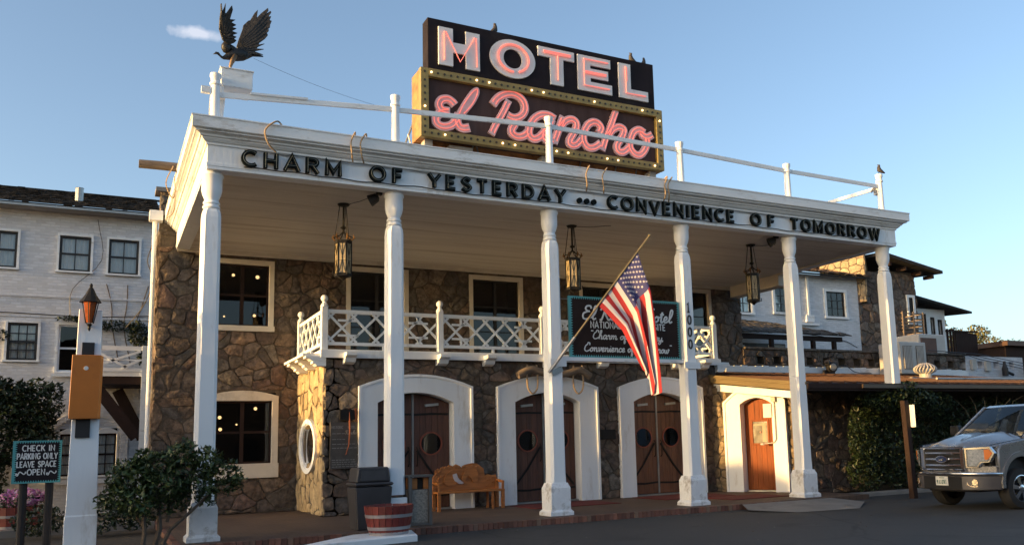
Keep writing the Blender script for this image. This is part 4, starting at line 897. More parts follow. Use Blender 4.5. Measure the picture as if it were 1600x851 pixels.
for k in range(9):                                             # flight feathers laid over the wing
    t = k/8; p = Vector((.45+.10*t, .0, 9.30-.18*t)); q = Vector((.93-.10*abs(t-.1)+.02, 0, 10.02-.95*t))
    y0 = lambda v: .30+(v.z-9.0)*.12-(v.x-.4)*.25-.024
    MB().tube([(p.x, y0(p), p.z), ((p.x+q.x)/2+.02, y0((p+q)/2), (p.z+q.z)/2), (q.x, y0(q), q.z)], [.012, .030, .006], 6, flat=((0, 1, 0), .5)).build('feather', bronze, wg, smooth=True)
for k in range(7):
    t = k/6; p = Vector((.13+.06*t, 0, 9.32-.05*t)); q = Vector((.07+.27*t, 0, 9.80-.52*t))
    y0 = lambda v: .22-(v.z-9.0)*.30-.024
    MB().tube([(p.x, y0(p), p.z), ((p.x+q.x)/2, y0((p+q)/2), (p.z+q.z)/2), (q.x, y0(q), q.z)], [.01, .024, .005], 6, flat=((0, 1, 0), .5)).build('feather', bronze, wg2, smooth=True)
part('body', bronze, eg, lambda m: (
    m.tube(cat([(-.02, .20, 8.925), (.02, .20, 8.955), (.07, .20, 8.95), (.11, .21, 8.915), (.16, .23, 8.90), (.24, .27, 8.95), (.38, .30, 9.02), (.54, .32, 9.06), (.68, .33, 9.10)], 4),
           [.006]+[.012]*2+[.018]*2+[.026]*3+[.028]*4+[.034]*4+[.06]*4+[.10]*4+[.12]*4+[.09]*4+[.05]*4+[.03], 12) if False else
    m.tube([(-.03, .20, 8.922), (0, .20, 8.938), (.02, .20, 8.955), (.055, .20, 8.955), (.09, .21, 8.925), (.125, .22, 8.90), (.16, .23, 8.90), (.21, .25, 8.93), (.28, .28, 8.99), (.38, .30, 9.03), (.50, .32, 9.06), (.60, .33, 9.09), (.70, .33, 9.11)],
           [.004, .012, .026, .026, .020, .022, .036, .055, .095, .125, .115, .08, .035], 12),
    m.ball((.20, .24, 9.12), .085, 10, sx=1.1, sz=1.4), m.tube([(.18, .24, 9.18), (.30, .28, 9.13), (.44, .31, 9.08)], [.05, .07, .05], 8)), smooth='all')
part('tail', bronze, eg, lambda m: [m.tube([(.64, .33, 9.09), (.76, .33+.03*k, 9.11+.012*k), (.88, .33+.05*k, 9.105+.022*k)], [.03, .032, .012], 6) for k in (-1, 0, 1)], smooth='all')
lgm = M('bronze_worn', (.20, .13, .07), .5, metal=.3, var=.4, scale=12)
for dy in (-.05, .06):
    part('leg', lgm, eg, lambda m: (m.tube([(.36, .28+dy, 8.98), (.31, .26+dy, 8.86), (.28, .25+dy, 8.74), (.285, .25+dy, 8.645)], [.055, .04, .024, .02], 8), [m.tube([(.285, .25+dy, 8.66), (.285+.06*cos(a_), .25+dy+.05*sin(a_), 8.65)], [.016, .008], 6) for a_ in (0, 2.2, 3.6, 5)]), smooth='all')
# pigeons
def pigeon(x, y, z, rz, label, s=1.12):
    b = thing('bird', (x, y, z), label, 'bird', 'small dark birds perched on the roof')
    o = part('body', M('bird_feathers', (.05, .045, .045), .7, var=.3), b, lambda m: m.tube([(x-.13*s, y, z+.10*s), (x-.05*s, y, z+.10*s), (x+.03*s, y, z+.11*s), (x+.07*s, y, z+.17*s), (x+.085*s, y, z+.22*s), (x+.13*s, y, z+.215*s)], [.012*s, .04*s, .058*s, .04*s, .03*s, .004*s], 10), smooth='all')
    part('leg', iron, b, lambda m: [m.tube([(x+.01, y+e, z+.07*s), (x+.01, y+e, z)], .006*s, 5) for e in (-.015, .015)])
    b.rotation_euler = (0, -.5, rz)
pigeon(6.12, SY+.2, 10.92, .3, 'dark bird perched on the sign above the letter O')
pigeon(9.78, SY+.2, 10.92, 2.9, 'brown bird perched on the sign above the letter L')
pigeon(10.22, SY+.2, 10.92, .3, 'round dark bird at the right end of the sign top', .9)
pigeon(17.1, -.1, 8.60, 2.6, 'dark bird perched on the last railing post at right')

# ================================================================ HANGING LANTERNS
def lantern(x, y, label):
    t = thing('hanging_lantern', (x, y, 6.6), label, 'lantern', 'iron lanterns hanging from the porch ceiling')
    part('ceiling_plate', iron, t, lambda m: m.lathe([(.13, 6.585), (.11, 6.55), (.03, 6.53)], (x, y, 0), 10))
    part('stem', iron, t, lambda m: (m.tube([(x, y, 6.56), (x, y, 5.95)], .022, 6), m.lathe([(.02, 6.12), (.07, 6.08), (.02, 6.04)], (x, y, 0), 8)))
    R0 = .165; ang = [RD(22.5+15+k*60) for k in range(6)]; P_ = [(x+R0*cos(a), y+R0*sin(a)) for a in ang]
    for k in range(3):
        a = ang[2*k]; part('chain', iron, t, lambda m: m.tube([(x+.08*cos(a), y+.08*sin(a), 6.56), (x+.13*cos(a), y+.13*sin(a), 6.2), (x+.19*cos(a), y+.19*sin(a), 5.78)], .009, 5))
    fr = part('frame', iron, t, lambda m: ([m.bar((*p, 5.05), (*p, 5.78), .024, .024) for p in P_], [m.bar((*P_[k], z), (*P_[(k+1) % 6], z), .028, h) for k in range(6) for z, h in ((5.07, .06), (5.76, .07))]))
    part('cage_top', iron, fr, lambda m: [m.tube([(px, py, 5.78), (x+(px-x)*1.2, y+(py-y)*1.2, 5.87), (x+(px-x)*.6, y+(py-y)*.6, 5.90), (x, y, 6.0)], .012, 5) for px, py in P_])
    part('crown_scroll', M('worn_gilt', (.22, .11, .04), .5, metal=.5, var=.4, scale=20), fr, lambda m: [m.tube([(x+(px-x)*1.05, y+(py-y)*1.05, 5.80), (x+(px-x)*1.35, y+(py-y)*1.35, 5.86), (x+(px-x)*1.2, y+(py-y)*1.2, 5.93)], [.014, .022, .008], 5) for px, py in P_])
    part('foot_scroll', iron, fr, lambda m: [m.tube([(x+(px-x)*1.0, y+(py-y)*1.0, 5.08), (x+(px-x)*1.3, y+(py-y)*1.3, 5.06), (x+(px-x)*1.25, y+(py-y)*1.25, 5.14)], .011, 5) for px, py in P_])
    part('bottom', iron, t, lambda m: m.lathe([(.15, 5.045), (.06, 5.0), (.02, 4.96)], (x, y, 0), 6))
    for k in range(6):
        p = Vector((*P_[k], 0)); q = Vector((*P_[(k+1) % 6], 0)); c = (p+q)/2; nrm = Vector((c.x-x, c.y-y, 0)).normalized(); d = (q-p).normalized(); w = (q-p).length/2-.014
        g = part('glass_panel', lampgl, t, lambda m: m.add([c+d*sx*w-nrm*e+Vector((0, 0, z)) for e in (.0, .006) for sx, z in ((-1, 5.10), (1, 5.10), (1, 5.73), (-1, 5.73))], [(0, 1, 2, 3), (7, 6, 5, 4), (0, 4, 5, 1), (1, 5, 6, 2), (2, 6, 7, 3), (3, 7, 4, 0)]))
        part('leading', iron, g, lambda m: ([m.bar(c+d*a*w+nrm*.004+Vector((0, 0, z0)), c+d*b*w+nrm*.004+Vector((0, 0, z1)), .006, .008, up=nrm) for a, z0, b, z1 in ((0, 5.10, 0, 5.73), (-1, 5.36, 1, 5.36), (-.9, 5.12, .1, 5.42), (.9, 5.12, -.1, 5.42), (-.1, 5.42, .9, 5.72), (.1, 5.42, -.9, 5.72))]))
    return t
lantern(2.70, 1.30, 'hexagonal iron lantern with glowing amber sunlit panes, left of the second column')
lantern(8.05, 1.15, 'hexagonal iron lantern hanging just right of the middle column above the flag')
lantern(13.50, 1.20, 'hexagonal iron lantern farthest right, nearest the white brick wing')

# ================================================================ HANGING SITE SIGN
ns = thing('site_sign', (8.75, -.02, 3.3), 'dark brown site sign with teal saw tooth border hung between two columns behind the flag', 'sign')
boxp('board', darkbrown, ns, 7.29, 10.18, -.03, .03, 3.33, 4.66)
def zigzag(par, x0, x1, z0, z1, y, s=.055, axis=None):
    m = MB(); f = XZ(y); 
    m.prism([(x0, z0), (x0+s*.5, z0), (x0+s*.5, z1), (x0, z1)], f, 0, .004)
    for a, b in ((x0, x1),):
        n = int((x1-x0)/s); st = (x1-x0)/n
        for i in range(n):
            m.prism([(x0+st*i, z1), (x0+st*(i+.5), z1-s), (x0+st*(i+1), z1)], f, 0, .005); m.prism([(x0+st*i, z0), (x0+st*(i+1), z0), (x0+st*(i+.5), z0+s)], f, 0, .005)
        n = int((z1-z0)/s); st = (z1-z0)/n
        for i in range(n):
            m.prism([(x0+s*.5, z0+st*i), (x0+s*1.5, z0+st*(i+.5)), (x0+s*.5, z0+st*(i+1))], f, 0, .0055); m.prism([(x1, z0+st*i), (x1, z0+st*(i+1)), (x1-s, z0+st*(i+.5))], f, 0, .0055)
    m.build('sawtooth_border', teal, par, kind='stuff')
    part('board_edge', teal, par, lambda q: frame(q, XZ(y), x0-.012, x1+.012, z0-.012, z1+.012, .012, -.05, .008))
zigzag(ns, 7.29, 10.18, 3.33, 4.66, -.031)
fn_ = XZ(-.032)
def scriptline(par, t, u0, u1, v, h, w, fn):
    tw = sum(SCR[c][0] for c in t)*h; m = MB(); script(m, t, u0, v, h, w, fn, sx=(u1-u0)/tw); m.build('lettering_line', chalk, par)
def capline(par, t, u0, u1, v, h, w, fn):
    tw = sum(CAP[c][0] for c in t)*h+.16*h*len(t); sx = (u1-u0)/tw; m = MB(); u = u0
    for ch in t: letter(m, ch, u+.08*h*sx, v, h, w, fn, 0, .006, sx); u += (CAP[ch][0]+.16)*h*sx
    m.build('lettering_line', chalk, par)
scriptline(ns, 'El Rancho Hotel', 7.60, 9.98, 4.17, .30, .045, fn_)
capline(ns, 'NATIONAL HISTORIC SITE', 7.80, 9.80, 3.98, .15, .024, fn_)
scriptline(ns, '"Charm of Yesterday,', 7.78, 9.74, 3.74, .19, .03, fn_)
scriptline(ns, 'Convenience of Tomorrow"', 7.62, 9.92, 3.46, .19, .03, fn_)
boxp('support_beam', white2, ns, 7.04, 10.62, -.10, .10, 3.23, 3.315, bev=.006)
part('bracket', white2, ns, lambda m: (m.box(10.18, 10.62, -.20, -.173, 3.10, 3.26), m.box(6.72, 7.1, -.20, -.173, 3.10, 3.26)))
part('guy_wire', grey, ns, lambda m: (m.tube([(10.18, 0, 4.6), (10.3, 0, 4.62)], .008, 4), m.tube([(7.04, 0, 4.6), (7.3, 0, 4.6)], .008, 4)))

# ================================================================ FLAG
fl = thing('flag', (6.75, -.3, 2.95), 'stars and stripes flag hanging limp from an angled pole on the middle column', 'flag')
PB = Vector((6.66, -.22, 2.96)); PT = Vector((8.82, -1.0, 5.93))
part('flagpole', brassm, fl, lambda m: (m.tube([PB.lerp(PT, .22), PT], .022, 8), m.ball(PT, .035, 8)), smooth=True)
part('pole_socket', grey, fl, lambda m: (m.tube([PB, PB.lerp(PT, .25)], .034, 8), m.bar((6.75, -.175, 2.95), (7.0, -.175, 3.05), .04, .12)))
H0 = PB.lerp(PT, .88); H1 = PB.lerp(PT, .48); nu, nv = 26, 32
TI = Vector((8.90, -1.05, 2.72)); 
def fp_(u, v):                                                # u along hoist from the top, v along the fly
    h = H0.lerp(H1, u)
    e0 = Vector((8.88, -1.0, 2.66)); e1 = Vector((8.68, -.80, 3.0))
    fold = .55+.45*abs(1-2*min(u*1.25, 1)) if False else 0
    end = e0.lerp(e1, min(1, u*1.05))
    L0 = Vector((8.72, -1.03, 4.70)); L1 = Vector((8.20, -.76, 3.84))
    mid = L0.lerp(L1, u)
    if v < .5: t = v/.5; p = h*(1-t)**2+mid*(1-(1-t)**2-t*t*0)*1.0 if False else h.lerp(mid, t)
    else: p = mid.lerp(end, (v-.5)/.5)
    A = min(v*1.6, 1)
    p = p+Vector((.035*sin(u*11+v*2)*A, -.11*sin(u*15+1.5*v)*A, -.03*sin(u*9)*A*v))
    p.z -= .18*v*v*sin(pi*min(u*1.3, 1))*.8+ (.16*v**3 if u < .35 else 0)
    return p
fb = MB()
for i in range(nu+1):
    for j in range(nv+1): fb.v.append(tuple(fp_(i/nu, j/nv)))
for i in range(nu):
    for j in range(nv):
        a = i*(nv+1)+j; fb.f.append((a, a+1, a+nv+2, a+nv+1)); s_ = int(i/2)
        fb.m.append(2 if (s_ < 7 and j < nv*.42) else (0 if s_ % 2 == 0 else 1))
fo = fb.build('cloth', [flagred, flagwhite, flagblue], fl, smooth='all')
stars = MB()
for r_ in range(9):
    for c_ in range(6 if r_ % 2 == 0 else 5):
        u = (r_+.9)/10.4*7/13; v = (c_+(.6 if r_ % 2 == 0 else 1.1))/6.4*.41
        p = fp_(u, v); du = (fp_(u+.01, v)-p).normalized(); dv = (fp_(u, v+.01)-p); dv = (dv-du*dv.dot(du)).normalized(); n_ = du.cross(dv)
        if n_.y > 0: n_ = -n_
        p += n_*.006; pts = [p+(du*cos(RD(a_*36))+dv*sin(RD(a_*36)))*(.034 if a_ % 2 == 0 else .015) for a_ in range(10)]
        stars.add([p]+pts, [(0, k+1, (k+1) % 10+1) for k in range(10)])
stars.build('stars', flagwhite, fo, kind='stuff')

# ================================================================ TERRACE FURNITURE
# carved bench
bn = thing('carved_bench', (6.17, 3.3, 0), 'orange varnished wooden bench with carved horse backrest between the first two doorways', 'bench')
part('seat', oak, bn, lambda m: m.box(5.33, 7.02, 3.02, 3.46, .40, .45), bev=.008)
outline = [(5.36, .45), (5.34, .60), (5.36, .78), (5.42, .86), (5.40, .93), (5.48, .98), (5.55, .96), (5.60, 1.03), (5.70, 1.0), (5.76, 1.06), (5.86, 1.02), (5.93, 1.07), (6.02, 1.03), (6.08, .98), (6.14, 1.04), (6.22, 1.06), (6.36, 1.08), (6.48, 1.06), (6.56, 1.0), (6.64, .94), (6.66, .84), (6.68, .74), (6.68, .45)]
bk = part('backrest', oak, bn, lambda m: m.prism(outline, XZ(3.44), -.03, .02), bev=.006)
part('backrest_side', oak, bn, lambda m: m.prism([(6.68, .45), (6.68, .78), (6.76, .80), (6.86, .77), (6.96, .79), (7.0, .70), (7.02, .45)], XZ(3.44), -.03, .018), bev=.006)
part('carving', oak, bk, lambda m: (  # horse head, mane and leaves in relief
    m.prism([tuple(p) for p in cat([(6.06, .72), (6.10, .84), (6.18, .95), (6.30, 1.0), (6.42, .95), (6.48, .82), (6.46, .66), (6.36, .62), (6.30, .72), (6.22, .78), (6.16, .70), (6.10, .66)], 4, True)], XZ(3.415), 0, .035),
    m.prism([tuple(p) for p in cat([(5.62, .70), (5.70, .86), (5.84, .93), (5.96, .88), (6.0, .74), (5.92, .60), (5.78, .55), (5.66, .60)], 4, True)], XZ(3.415), 0, .025),
    [m.ball((5.44+.055*(k % 3)+.02*(k % 2), 3.41, .52+.055*k), .035, 9, sy=.5) for k in range(8)], [m.ball((5.56+.11*k, 3.42, .98+.02*(k % 2)), .038, 9, sy=.45, sz=.8) for k in range(9)], [m.ball((6.74+.07*(k % 4), 3.42, .55+.06*(k//2)), .028, 8, sy=.4) for k in range(8)]), smooth=True)
part('crescent', M('pale_carving', (.5, .45, .45), .5), bk, lambda m: m.ribbon(cat([(5.88, .84), (5.92, .72), (6.02, .64), (6.10, .62)], 5), [.10]+[.11]*6+[.09]*4+[.06]*3+[.03]*2, XZ(3.415), 0, .040))
for x_ in (5.37, 6.98):
    for y_ in (3.06, 3.42): part('leg', oak, bn, lambda m: m.box(x_-.035, x_+.035, y_-.035, y_+.035, 0, .40 if y_ < 3.2 else .62))
part('arm', oak, bn, lambda m: (m.bar((5.37, 3.03, .62), (5.37, 3.46, .66), .06, .05), m.box(5.345, 5.395, 3.03, 3.07, .45, .62), m.bar((6.98, 3.03, .62), (6.98, 3.46, .66), .06, .05), m.box(6.955, 7.005, 3.03, 3.07, .45, .62)))
part('inner_leg', oak, bn, lambda m: (m.box(6.70, 6.75, 3.05, 3.09, 0, .4), m.box(6.70, 6.75, 3.38, 3.42, 0, .4)))
# waste bin
tb = thing('waste_bin', (2.93, -.10, 0), 'dark grey plastic waste bin with a flap lid behind the red barrel', 'bin')
def taper(m, x0, x1, y0, y1, z0, z1, e): m.add([(x0+e, y0+e, z0), (x1-e, y0+e, z0), (x1-e, y1-e, z0), (x0+e, y1-e, z0), (x0, y0, z1), (x1, y0, z1), (x1, y1, z1), (x0, y1, z1)], [(3, 2, 1, 0), (4, 5, 6, 7), (0, 1, 5, 4), (1, 2, 6, 5), (2, 3, 7, 6), (3, 0, 4, 7)])
part('bin_body', binm, tb, lambda m: taper(m, 2.56, 3.26, -.34, .30, 0, .78, .05), bev=.02)
part('bin_hood', binm, tb, lambda m: (taper(m, 2.54, 3.28, -.36, .32, .80, .86, 0), m.prism([(2.58, .86), (3.24, .86), (3.20, 1.14), (2.62, 1.14)], XZ(0), -.28, .30)), bev=.025)
part('flap', M('bin_flap', (.06, .057, .06), .45), tb, lambda m: m.prism([(2.66, .90), (3.16, .90), (3.13, 1.08), (2.69, 1.08)], XZ(-.30), 0, .012))
# pebble panel litter bin
ab = thing('litter_bin', (3.86, .0, 0), 'litter bin with exposed pebble panels and wood topped opening beside the bench', 'bin')
part('bin_panel', aggr, ab, lambda m: m.box(3.68, 4.02, -.16, .20, .05, .68), bev=.008)
part('frame', M('bin_steel', (.14, .13, .12), .5, metal=.4), ab, lambda m: ([m.box(a-.03, a+.03, b-.03, b+.03, 0, .92) for a in (3.65, 4.05) for b in (-.18, .22)], m.box(3.60, 4.10, -.23, .27, .92, .955), m.box(3.62, 4.08, -.20, .24, .01, .05)))
part('opening', oak, ab, lambda m: (m.box(3.68, 3.80, -.15, .19, .69, .90), m.box(3.93, 4.02, -.15, .19, .69, .90)))
part('opening_dark', dark, ab, lambda m: m.box(3.80, 3.93, -.10, .15, .69, .90))
# half barrels
def barrel(x, y, z, r0, r1, h, label, n=22, name='barrel_planter'):
    t = thing(name, (x, y, z), label, 'planter')
    for k in range(n):
        a0 = 2*pi*k/n+.012; a1 = 2*pi*(k+1)/n-.012; vs = []
        for rr_, zz in ((r0, 0), ((r0+r1)/2+.012, h*.5), (r1, h)):
            for a, q in ((a0, 0), (a1, 0), (a1, -.03), (a0, -.03)): vs.append((x+(rr_+q)*cos(a), y+(rr_+q)*sin(a), z+zz+(R.uniform(-.006, .006) if zz == h and q == 0 else 0)))
        fs = [(0, 1, 5, 4), (4, 5, 9, 8), (1, 2, 6, 5), (5, 6, 10, 9), (3, 0, 4, 7), (7, 4, 8, 11), (2, 3, 7, 6), (6, 7, 11, 10), (8, 9, 10, 11)]
        MB().add(vs, fs).build('stave', red, t)
    for f, w in ((.18, .055), (.60, .055)):
        ra = r0+(r1-r0)*f+.010; rb = r0+(r1-r0)*(f+w/h)+.010
        part('hoop', hoop, t, lambda m: m.lathe([(ra-.012, h*f), (ra+.004, h*f), (rb+.004, h*f+w), (rb-.012, h*f+w)], (x, y, z), 30, cap=False))
    part('base_rim', hoop, t, lambda m: m.lathe([(r0-.01, .0), (r0+.008, .0), (r0+.012, .05), (r0-.01, .05)], (x, y, z), 30, cap=False))
    part('soil', soil, t, lambda m: m.lathe([(r1-.035, h-.06), (r1-.035, h-.04)], (x, y, z), 22))
    return t
lit_ = MB(); rg = random.Random(77)
for _ in range(260):
    x_ = rg.uniform(-1.6, 13); y_ = -.72-abs(rg.gauss(0, .35)) if rg.random() < .75 else rg.uniform(-6, -.8); s_ = rg.uniform(.012, .035); a = rg.uniform(0, 6.28); z_ = -.112+rg.uniform(0, .008)
    lit_.add([(x_-s_*cos(a), y_-s_*sin(a), z_), (x_+s_*.5*sin(a), y_-s_*.5*cos(a), z_+.006), (x_+s_*cos(a), y_+s_*sin(a), z_+.002), (x_-s_*.5*sin(a), y_+s_*.5*cos(a), z_+.008)], [(0, 1, 2, 3)])
tag(lit_.build('leaf_litter', M('dry_leaf', (.16, .11, .06), .9, isl=True, rand=.5, alt=[(.10, .07, .04), (.30, .28, .25)]), None, kind='stuff'), 'dry leaves and grit scattered along the kerb', 'leaf litter')
barrel(2.93, -1.22, -.012, .335, .43, .50, 'red half barrel planter with grey hoops at the kerb in front of the second column')
# entrance mats
for (a, b, c, d, lb) in ((7.3, 9.6, 1.9, 3.5, 'dark red mat in front of the middle doorway'), (10.9, 13.1, 1.9, 3.5, 'dark red mat in front of the third doorway'), (11.9, 13.7, .5, 1.75, 'dark red mat in front of the small sunlit doorway')):
    tag(MB().box(a, b, c, d, .002, .016).build('door_mat', matred), lb, 'mat', 'red entrance mats')

# ================================================================ LAMP POST, CHECK IN SIGN, BUSH
lp = thing('lamp_post', (-1.83, 0, 0), 'square white post with an orange box on it and a small amber lantern', 'lamp post')
part('post', white, lp, lambda m: m.add([(-1.83+sx*a, sy*a, z) for a, z in ((.235, -.1), (.235, .55), (.222, .56), (.17, 3.92)) for sx, sy in ((-1, -1), (1, -1), (1, 1), (-1, 1))], [(4*l+k, 4*l+(k+1) % 4, 4*l+4+(k+1) % 4, 4*l+4+k) for l in range(3) for k in range(4)]+[(12, 13, 14, 15)]), bev=.008)
part('recess_panel', blackp, lp, lambda m: (m.box(-1.93, -1.75, -.22, -.17, 3.12, 3.36), m.box(-1.97, -1.76, -.24, -.17, 1.80, 2.12)))
part('notice_box', orange, lp, lambda m: m.add([(-2.075, -.36, 2.10), (-1.66, -.36, 2.10), (-1.62, -.15, 2.10), (-2.04, -.15, 2.10), (-2.06, -.36, 3.14), (-1.65, -.36, 3.14), (-1.61, -.15, 3.14), (-2.03, -.15, 3.14)], [(3, 2, 1, 0), (4, 5, 6, 7), (0, 1, 5, 4), (1, 2, 6, 5), (2, 3, 7, 6), (3, 0, 4, 7)]), bev=.006)
part('round_sticker', chalk, lp, lambda m: m.lathe([(.035, 0), (.033, .004)], (-1.855, -.362, 2.92), 12, (0, -1, 0)))
lt = part('lantern_frame', iron, lp, lambda m: (m.lathe([(.17, 4.02), (.15, 4.05), (.085, 4.15), (.045, 4.24), (.02, 4.28), (.028, 4.30), (.012, 4.34)], (-1.84, -.28, 0), 10), m.lathe([(.05, 3.66), (.02, 3.62), (.025, 3.58), (.006, 3.54)], (-1.84, -.28, 0), 8),
    [m.tube([(-1.84+.125*cos(k*pi/3+.3), -.28+.125*sin(k*pi/3+.3), 4.03), (-1.84+.06*cos(k*pi/3+.3), -.28+.06*sin(k*pi/3+.3), 3.67)], .008, 5) for k in range(6)], m.bar((-1.84, -.28, 3.62), (-1.84, -.1, 3.66), .03, .03)))
part('amber_glass', amber, lt, lambda m: m.lathe([(.055, 3.68), (.115, 4.02)], (-1.84, -.28, 0), 6))
ck = thing('parking_sign', (-2.48, 0, 0), 'small dark parking sign with teal saw tooth border on two dark posts', 'sign')
boxp('board', signblack, ck, -2.81, -2.16, -.02, .02, 1.11, 1.76)
zigzag(ck, -2.81, -2.16, 1.11, 1.76, -.021, .034)
fk = XZ(-.022)
capline(ck, 'CHECK IN', -2.70, -2.24, 1.605, .095, .016, fk); capline(ck, 'PARKING ONLY', -2.765, -2.20, 1.478, .095, .016, fk)
capline(ck, 'LEAVE SPACE', -2.765, -2.21, 1.35, .095, .016, fk); capline(ck, 'OPEN', -2.62, -2.36, 1.225, .095, .016, fk)
for u in (-2.765, -2.345): part('flourish', chalk, ck, lambda m: m.tube([fk(u+p[0]*.105, 1.215+p[1]*.095, .002) for p in CAP['~'][1][0]], .009, 6, flat=((0, 1, 0), .4)))
for x_ in (-2.66, -2.30): part('post', M('dark_post', (.022, .018, .018), .8, var=.3), ck, lambda m: m.tube([(x_, .06, -.12), (x_, .06, 1.5)], .062, 10))
def bush(label, blobs, stems, n, size, name='leafy_bush', mat=None, seed=1, c='bush', group=None):
    x, y, z = blobs[0][0]; t = thing(name, (x, y, 0), label, c, group)
    m = MB(); tot = sum(b[1][0]*b[1][1]*b[1][2] for b in blobs)
    for k, (c_, r_) in enumerate(blobs): leaves(m, c_, r_, int(n*r_[0]*r_[1]*r_[2]/tot)+6, size, seed+k, .75)
    m.build('foliage', mat or leafm, t, kind='stuff')
    if stems: part('stem', bark, t, lambda q: [q.tube(s_, r_, 6) for s_, r_ in stems])
    return t
rb = random.Random(4); bl = []
for (x_, y_, z_, r_) in ((-.75, -.7, 1.30, .34), (-.45, -.75, 1.45, .30), (-.05, -.8, 1.40, .30), (.22, -.8, 1.15, .26), (-1.1, -.7, 1.12, .34), (-1.3, -.6, .85, .32), (-.65, -.8, 1.0, .38), (-.2, -.7, 1.05, .32), (-1.05, -.8, .75, .34), (.30, -.8, .92, .18), (-.5, -.6, .75, .30), (-.95, -.6, 1.45, .22), (.02, -.8, .80, .16), (-1.25, -.7, 1.30, .20), (-.30, -.7, 1.62, .14)):
    bl.append(((x_, y_, z_), (r_*.92, r_*.95, r_*.70)))
for _ in range(44):
    q = rb.choice(bl[:15]); a = rb.uniform(0, 2*pi); bl.append(((q[0][0]+cos(a)*q[1][0], q[0][1]+rb.uniform(-.2, .2), q[0][2]+sin(a)*q[1][2]*.9), (rb.uniform(.07, .15), .12, rb.uniform(.06, .13))))
bush('leafy green bush with twisted stems growing between the lamp post and the first column', bl,
     [([(-.95, -.7, -.12), (-.92, -.7, .25), (-.95, -.72, .6), (-.85, -.7, 1.1)], [.045, .04, .03, .015]), ([(-.8, -.7, -.12), (-.7, -.72, .3), (-.72, -.7, .65), (-.6, -.7, 1.2)], [.05, .042, .03, .012]),
      ([(-.72, -.72, -.12), (-.55, -.75, .28), (-.25, -.78, .55), (.05, -.8, .85), (.28, -.8, 1.1)], [.04, .035, .028, .02, .01]), ([(-.9, -.7, .3), (-1.1, -.7, .6), (-1.25, -.7, .95)], [.03, .022, .01]), ([(-.6, -.72, .4), (-.5, -.7, .8), (-.2, -.75, 1.3)], [.03, .02, .01])], 5000, .050)
for k, (px, py, r_, h_) in enumerate(((-1.6, 3.6, .5, .62), (-.9, 3.9, .45, .55), (-2.6, 4.0, .5, .5))):
    bush(['low dark shrub behind the lamp post', 'low dark shrub beside the terrace steps', 'low dark shrub behind the parking sign'][k], [((px, py, h_*.55), (r_, r_, h_*.6))], None, 700, .05, 'low_shrub', leafd, 30+k)
fp2 = barrel(-3.1, 6.0, -.06, .36, .46, .55, 'red half barrel of pink flowers at the left edge by the garden path', 16)
m = MB(); leaves(m, (-3.0, 6.0, .68), (.46, .4, .20), 380, .055, 9); m.build('flowers', pink, fp2, kind='stuff')
m = MB(); leaves(m, (-3.0, 6.0, .56), (.46, .4, .2), 300, .05, 8); m.build('flower_leaves', leafd, fp2, kind='stuff')
# ================================================================ LEFT WHITE BRICK WING
LY = 12.0; FLW = XZ(LY)
lw = thing('white_brick_wing', (-5, LY, 0), 'two storey white painted brick wing with a dark shingle roof at the left', 'building')
LWN = [(-4.75, -3.81, 6.79, 7.90), (-2.87, -2.0, 6.79, 7.89), (-1.62, -.75, 6.78, 7.89), (-4.0, -3.2, 4.20, 5.32)]
LDW = [(-2.80, -2.12, 3.88, 5.32)]; LAR = [(-2.62, -1.95, .95, 2.35), (-1.75, -1.12, .95, 2.35)]
hl = [(a+.03, b-.03, c+.03, d-.03) for a, b, c, d in LWN+LDW+LAR]
part('wall', wbrick, lw, lambda m: (wallh(m, FLW, -14, -.3, -.1, 8.75, hl, .3), m.box(-14, -.3, 18, 18.2, 0, 8.7), m.box(-14.2, -14, LY, 18.2, 0, 8.7)))
part('string_course', wbrick, lw, lambda m: (m.box(-14, -.45, LY-.03, LY-.001, 6.02, 6.08), m.box(-14, -.45, LY-.025, LY-.001, 5.45, 5.50)))
for i, w_ in enumerate(LWN): sash_window(lw, w_[0]-.02, w_[1]+.02, w_[2]-.02, w_[3]+.02, FLW, .06, white2, blackp, 2 if i < 3 else 3, 2 if i < 3 else 4, gl2, curtain=1, sill=.05, bw=.065, d_in=-.06, deep=1.0)
sash_window(lw, *LDW[0], FLW, .06, white2, white, 1, 2, gl, sill=None, bw=.045, d_in=-.04)
boxp('window_sill', white2, lw, -2.86, -2.06, LY-.16, LY-.06, 3.78, 3.86)
for a, b, c, d in LAR:
    sash_window(lw, a, b, c, d-.02, FLW, .05, white2, darkbrown, 2, 4, gl2, curtain=1, sill=.05, arch_=.12, bw=.05, d_in=-.06, deep=1.0)
ar = [(-2.80, .9)]+archpts(-2.80, -.95, 2.35, .42)+[(-.95, .9)]
part('arch_trim', wbrick, lw, lambda m: m.ribbon(ar, .15, FLW, .002, .06))
part('low_sill', white2, lw, lambda m: m.box(-2.85, -.9, LY-.14, LY-.061, .78, .9))
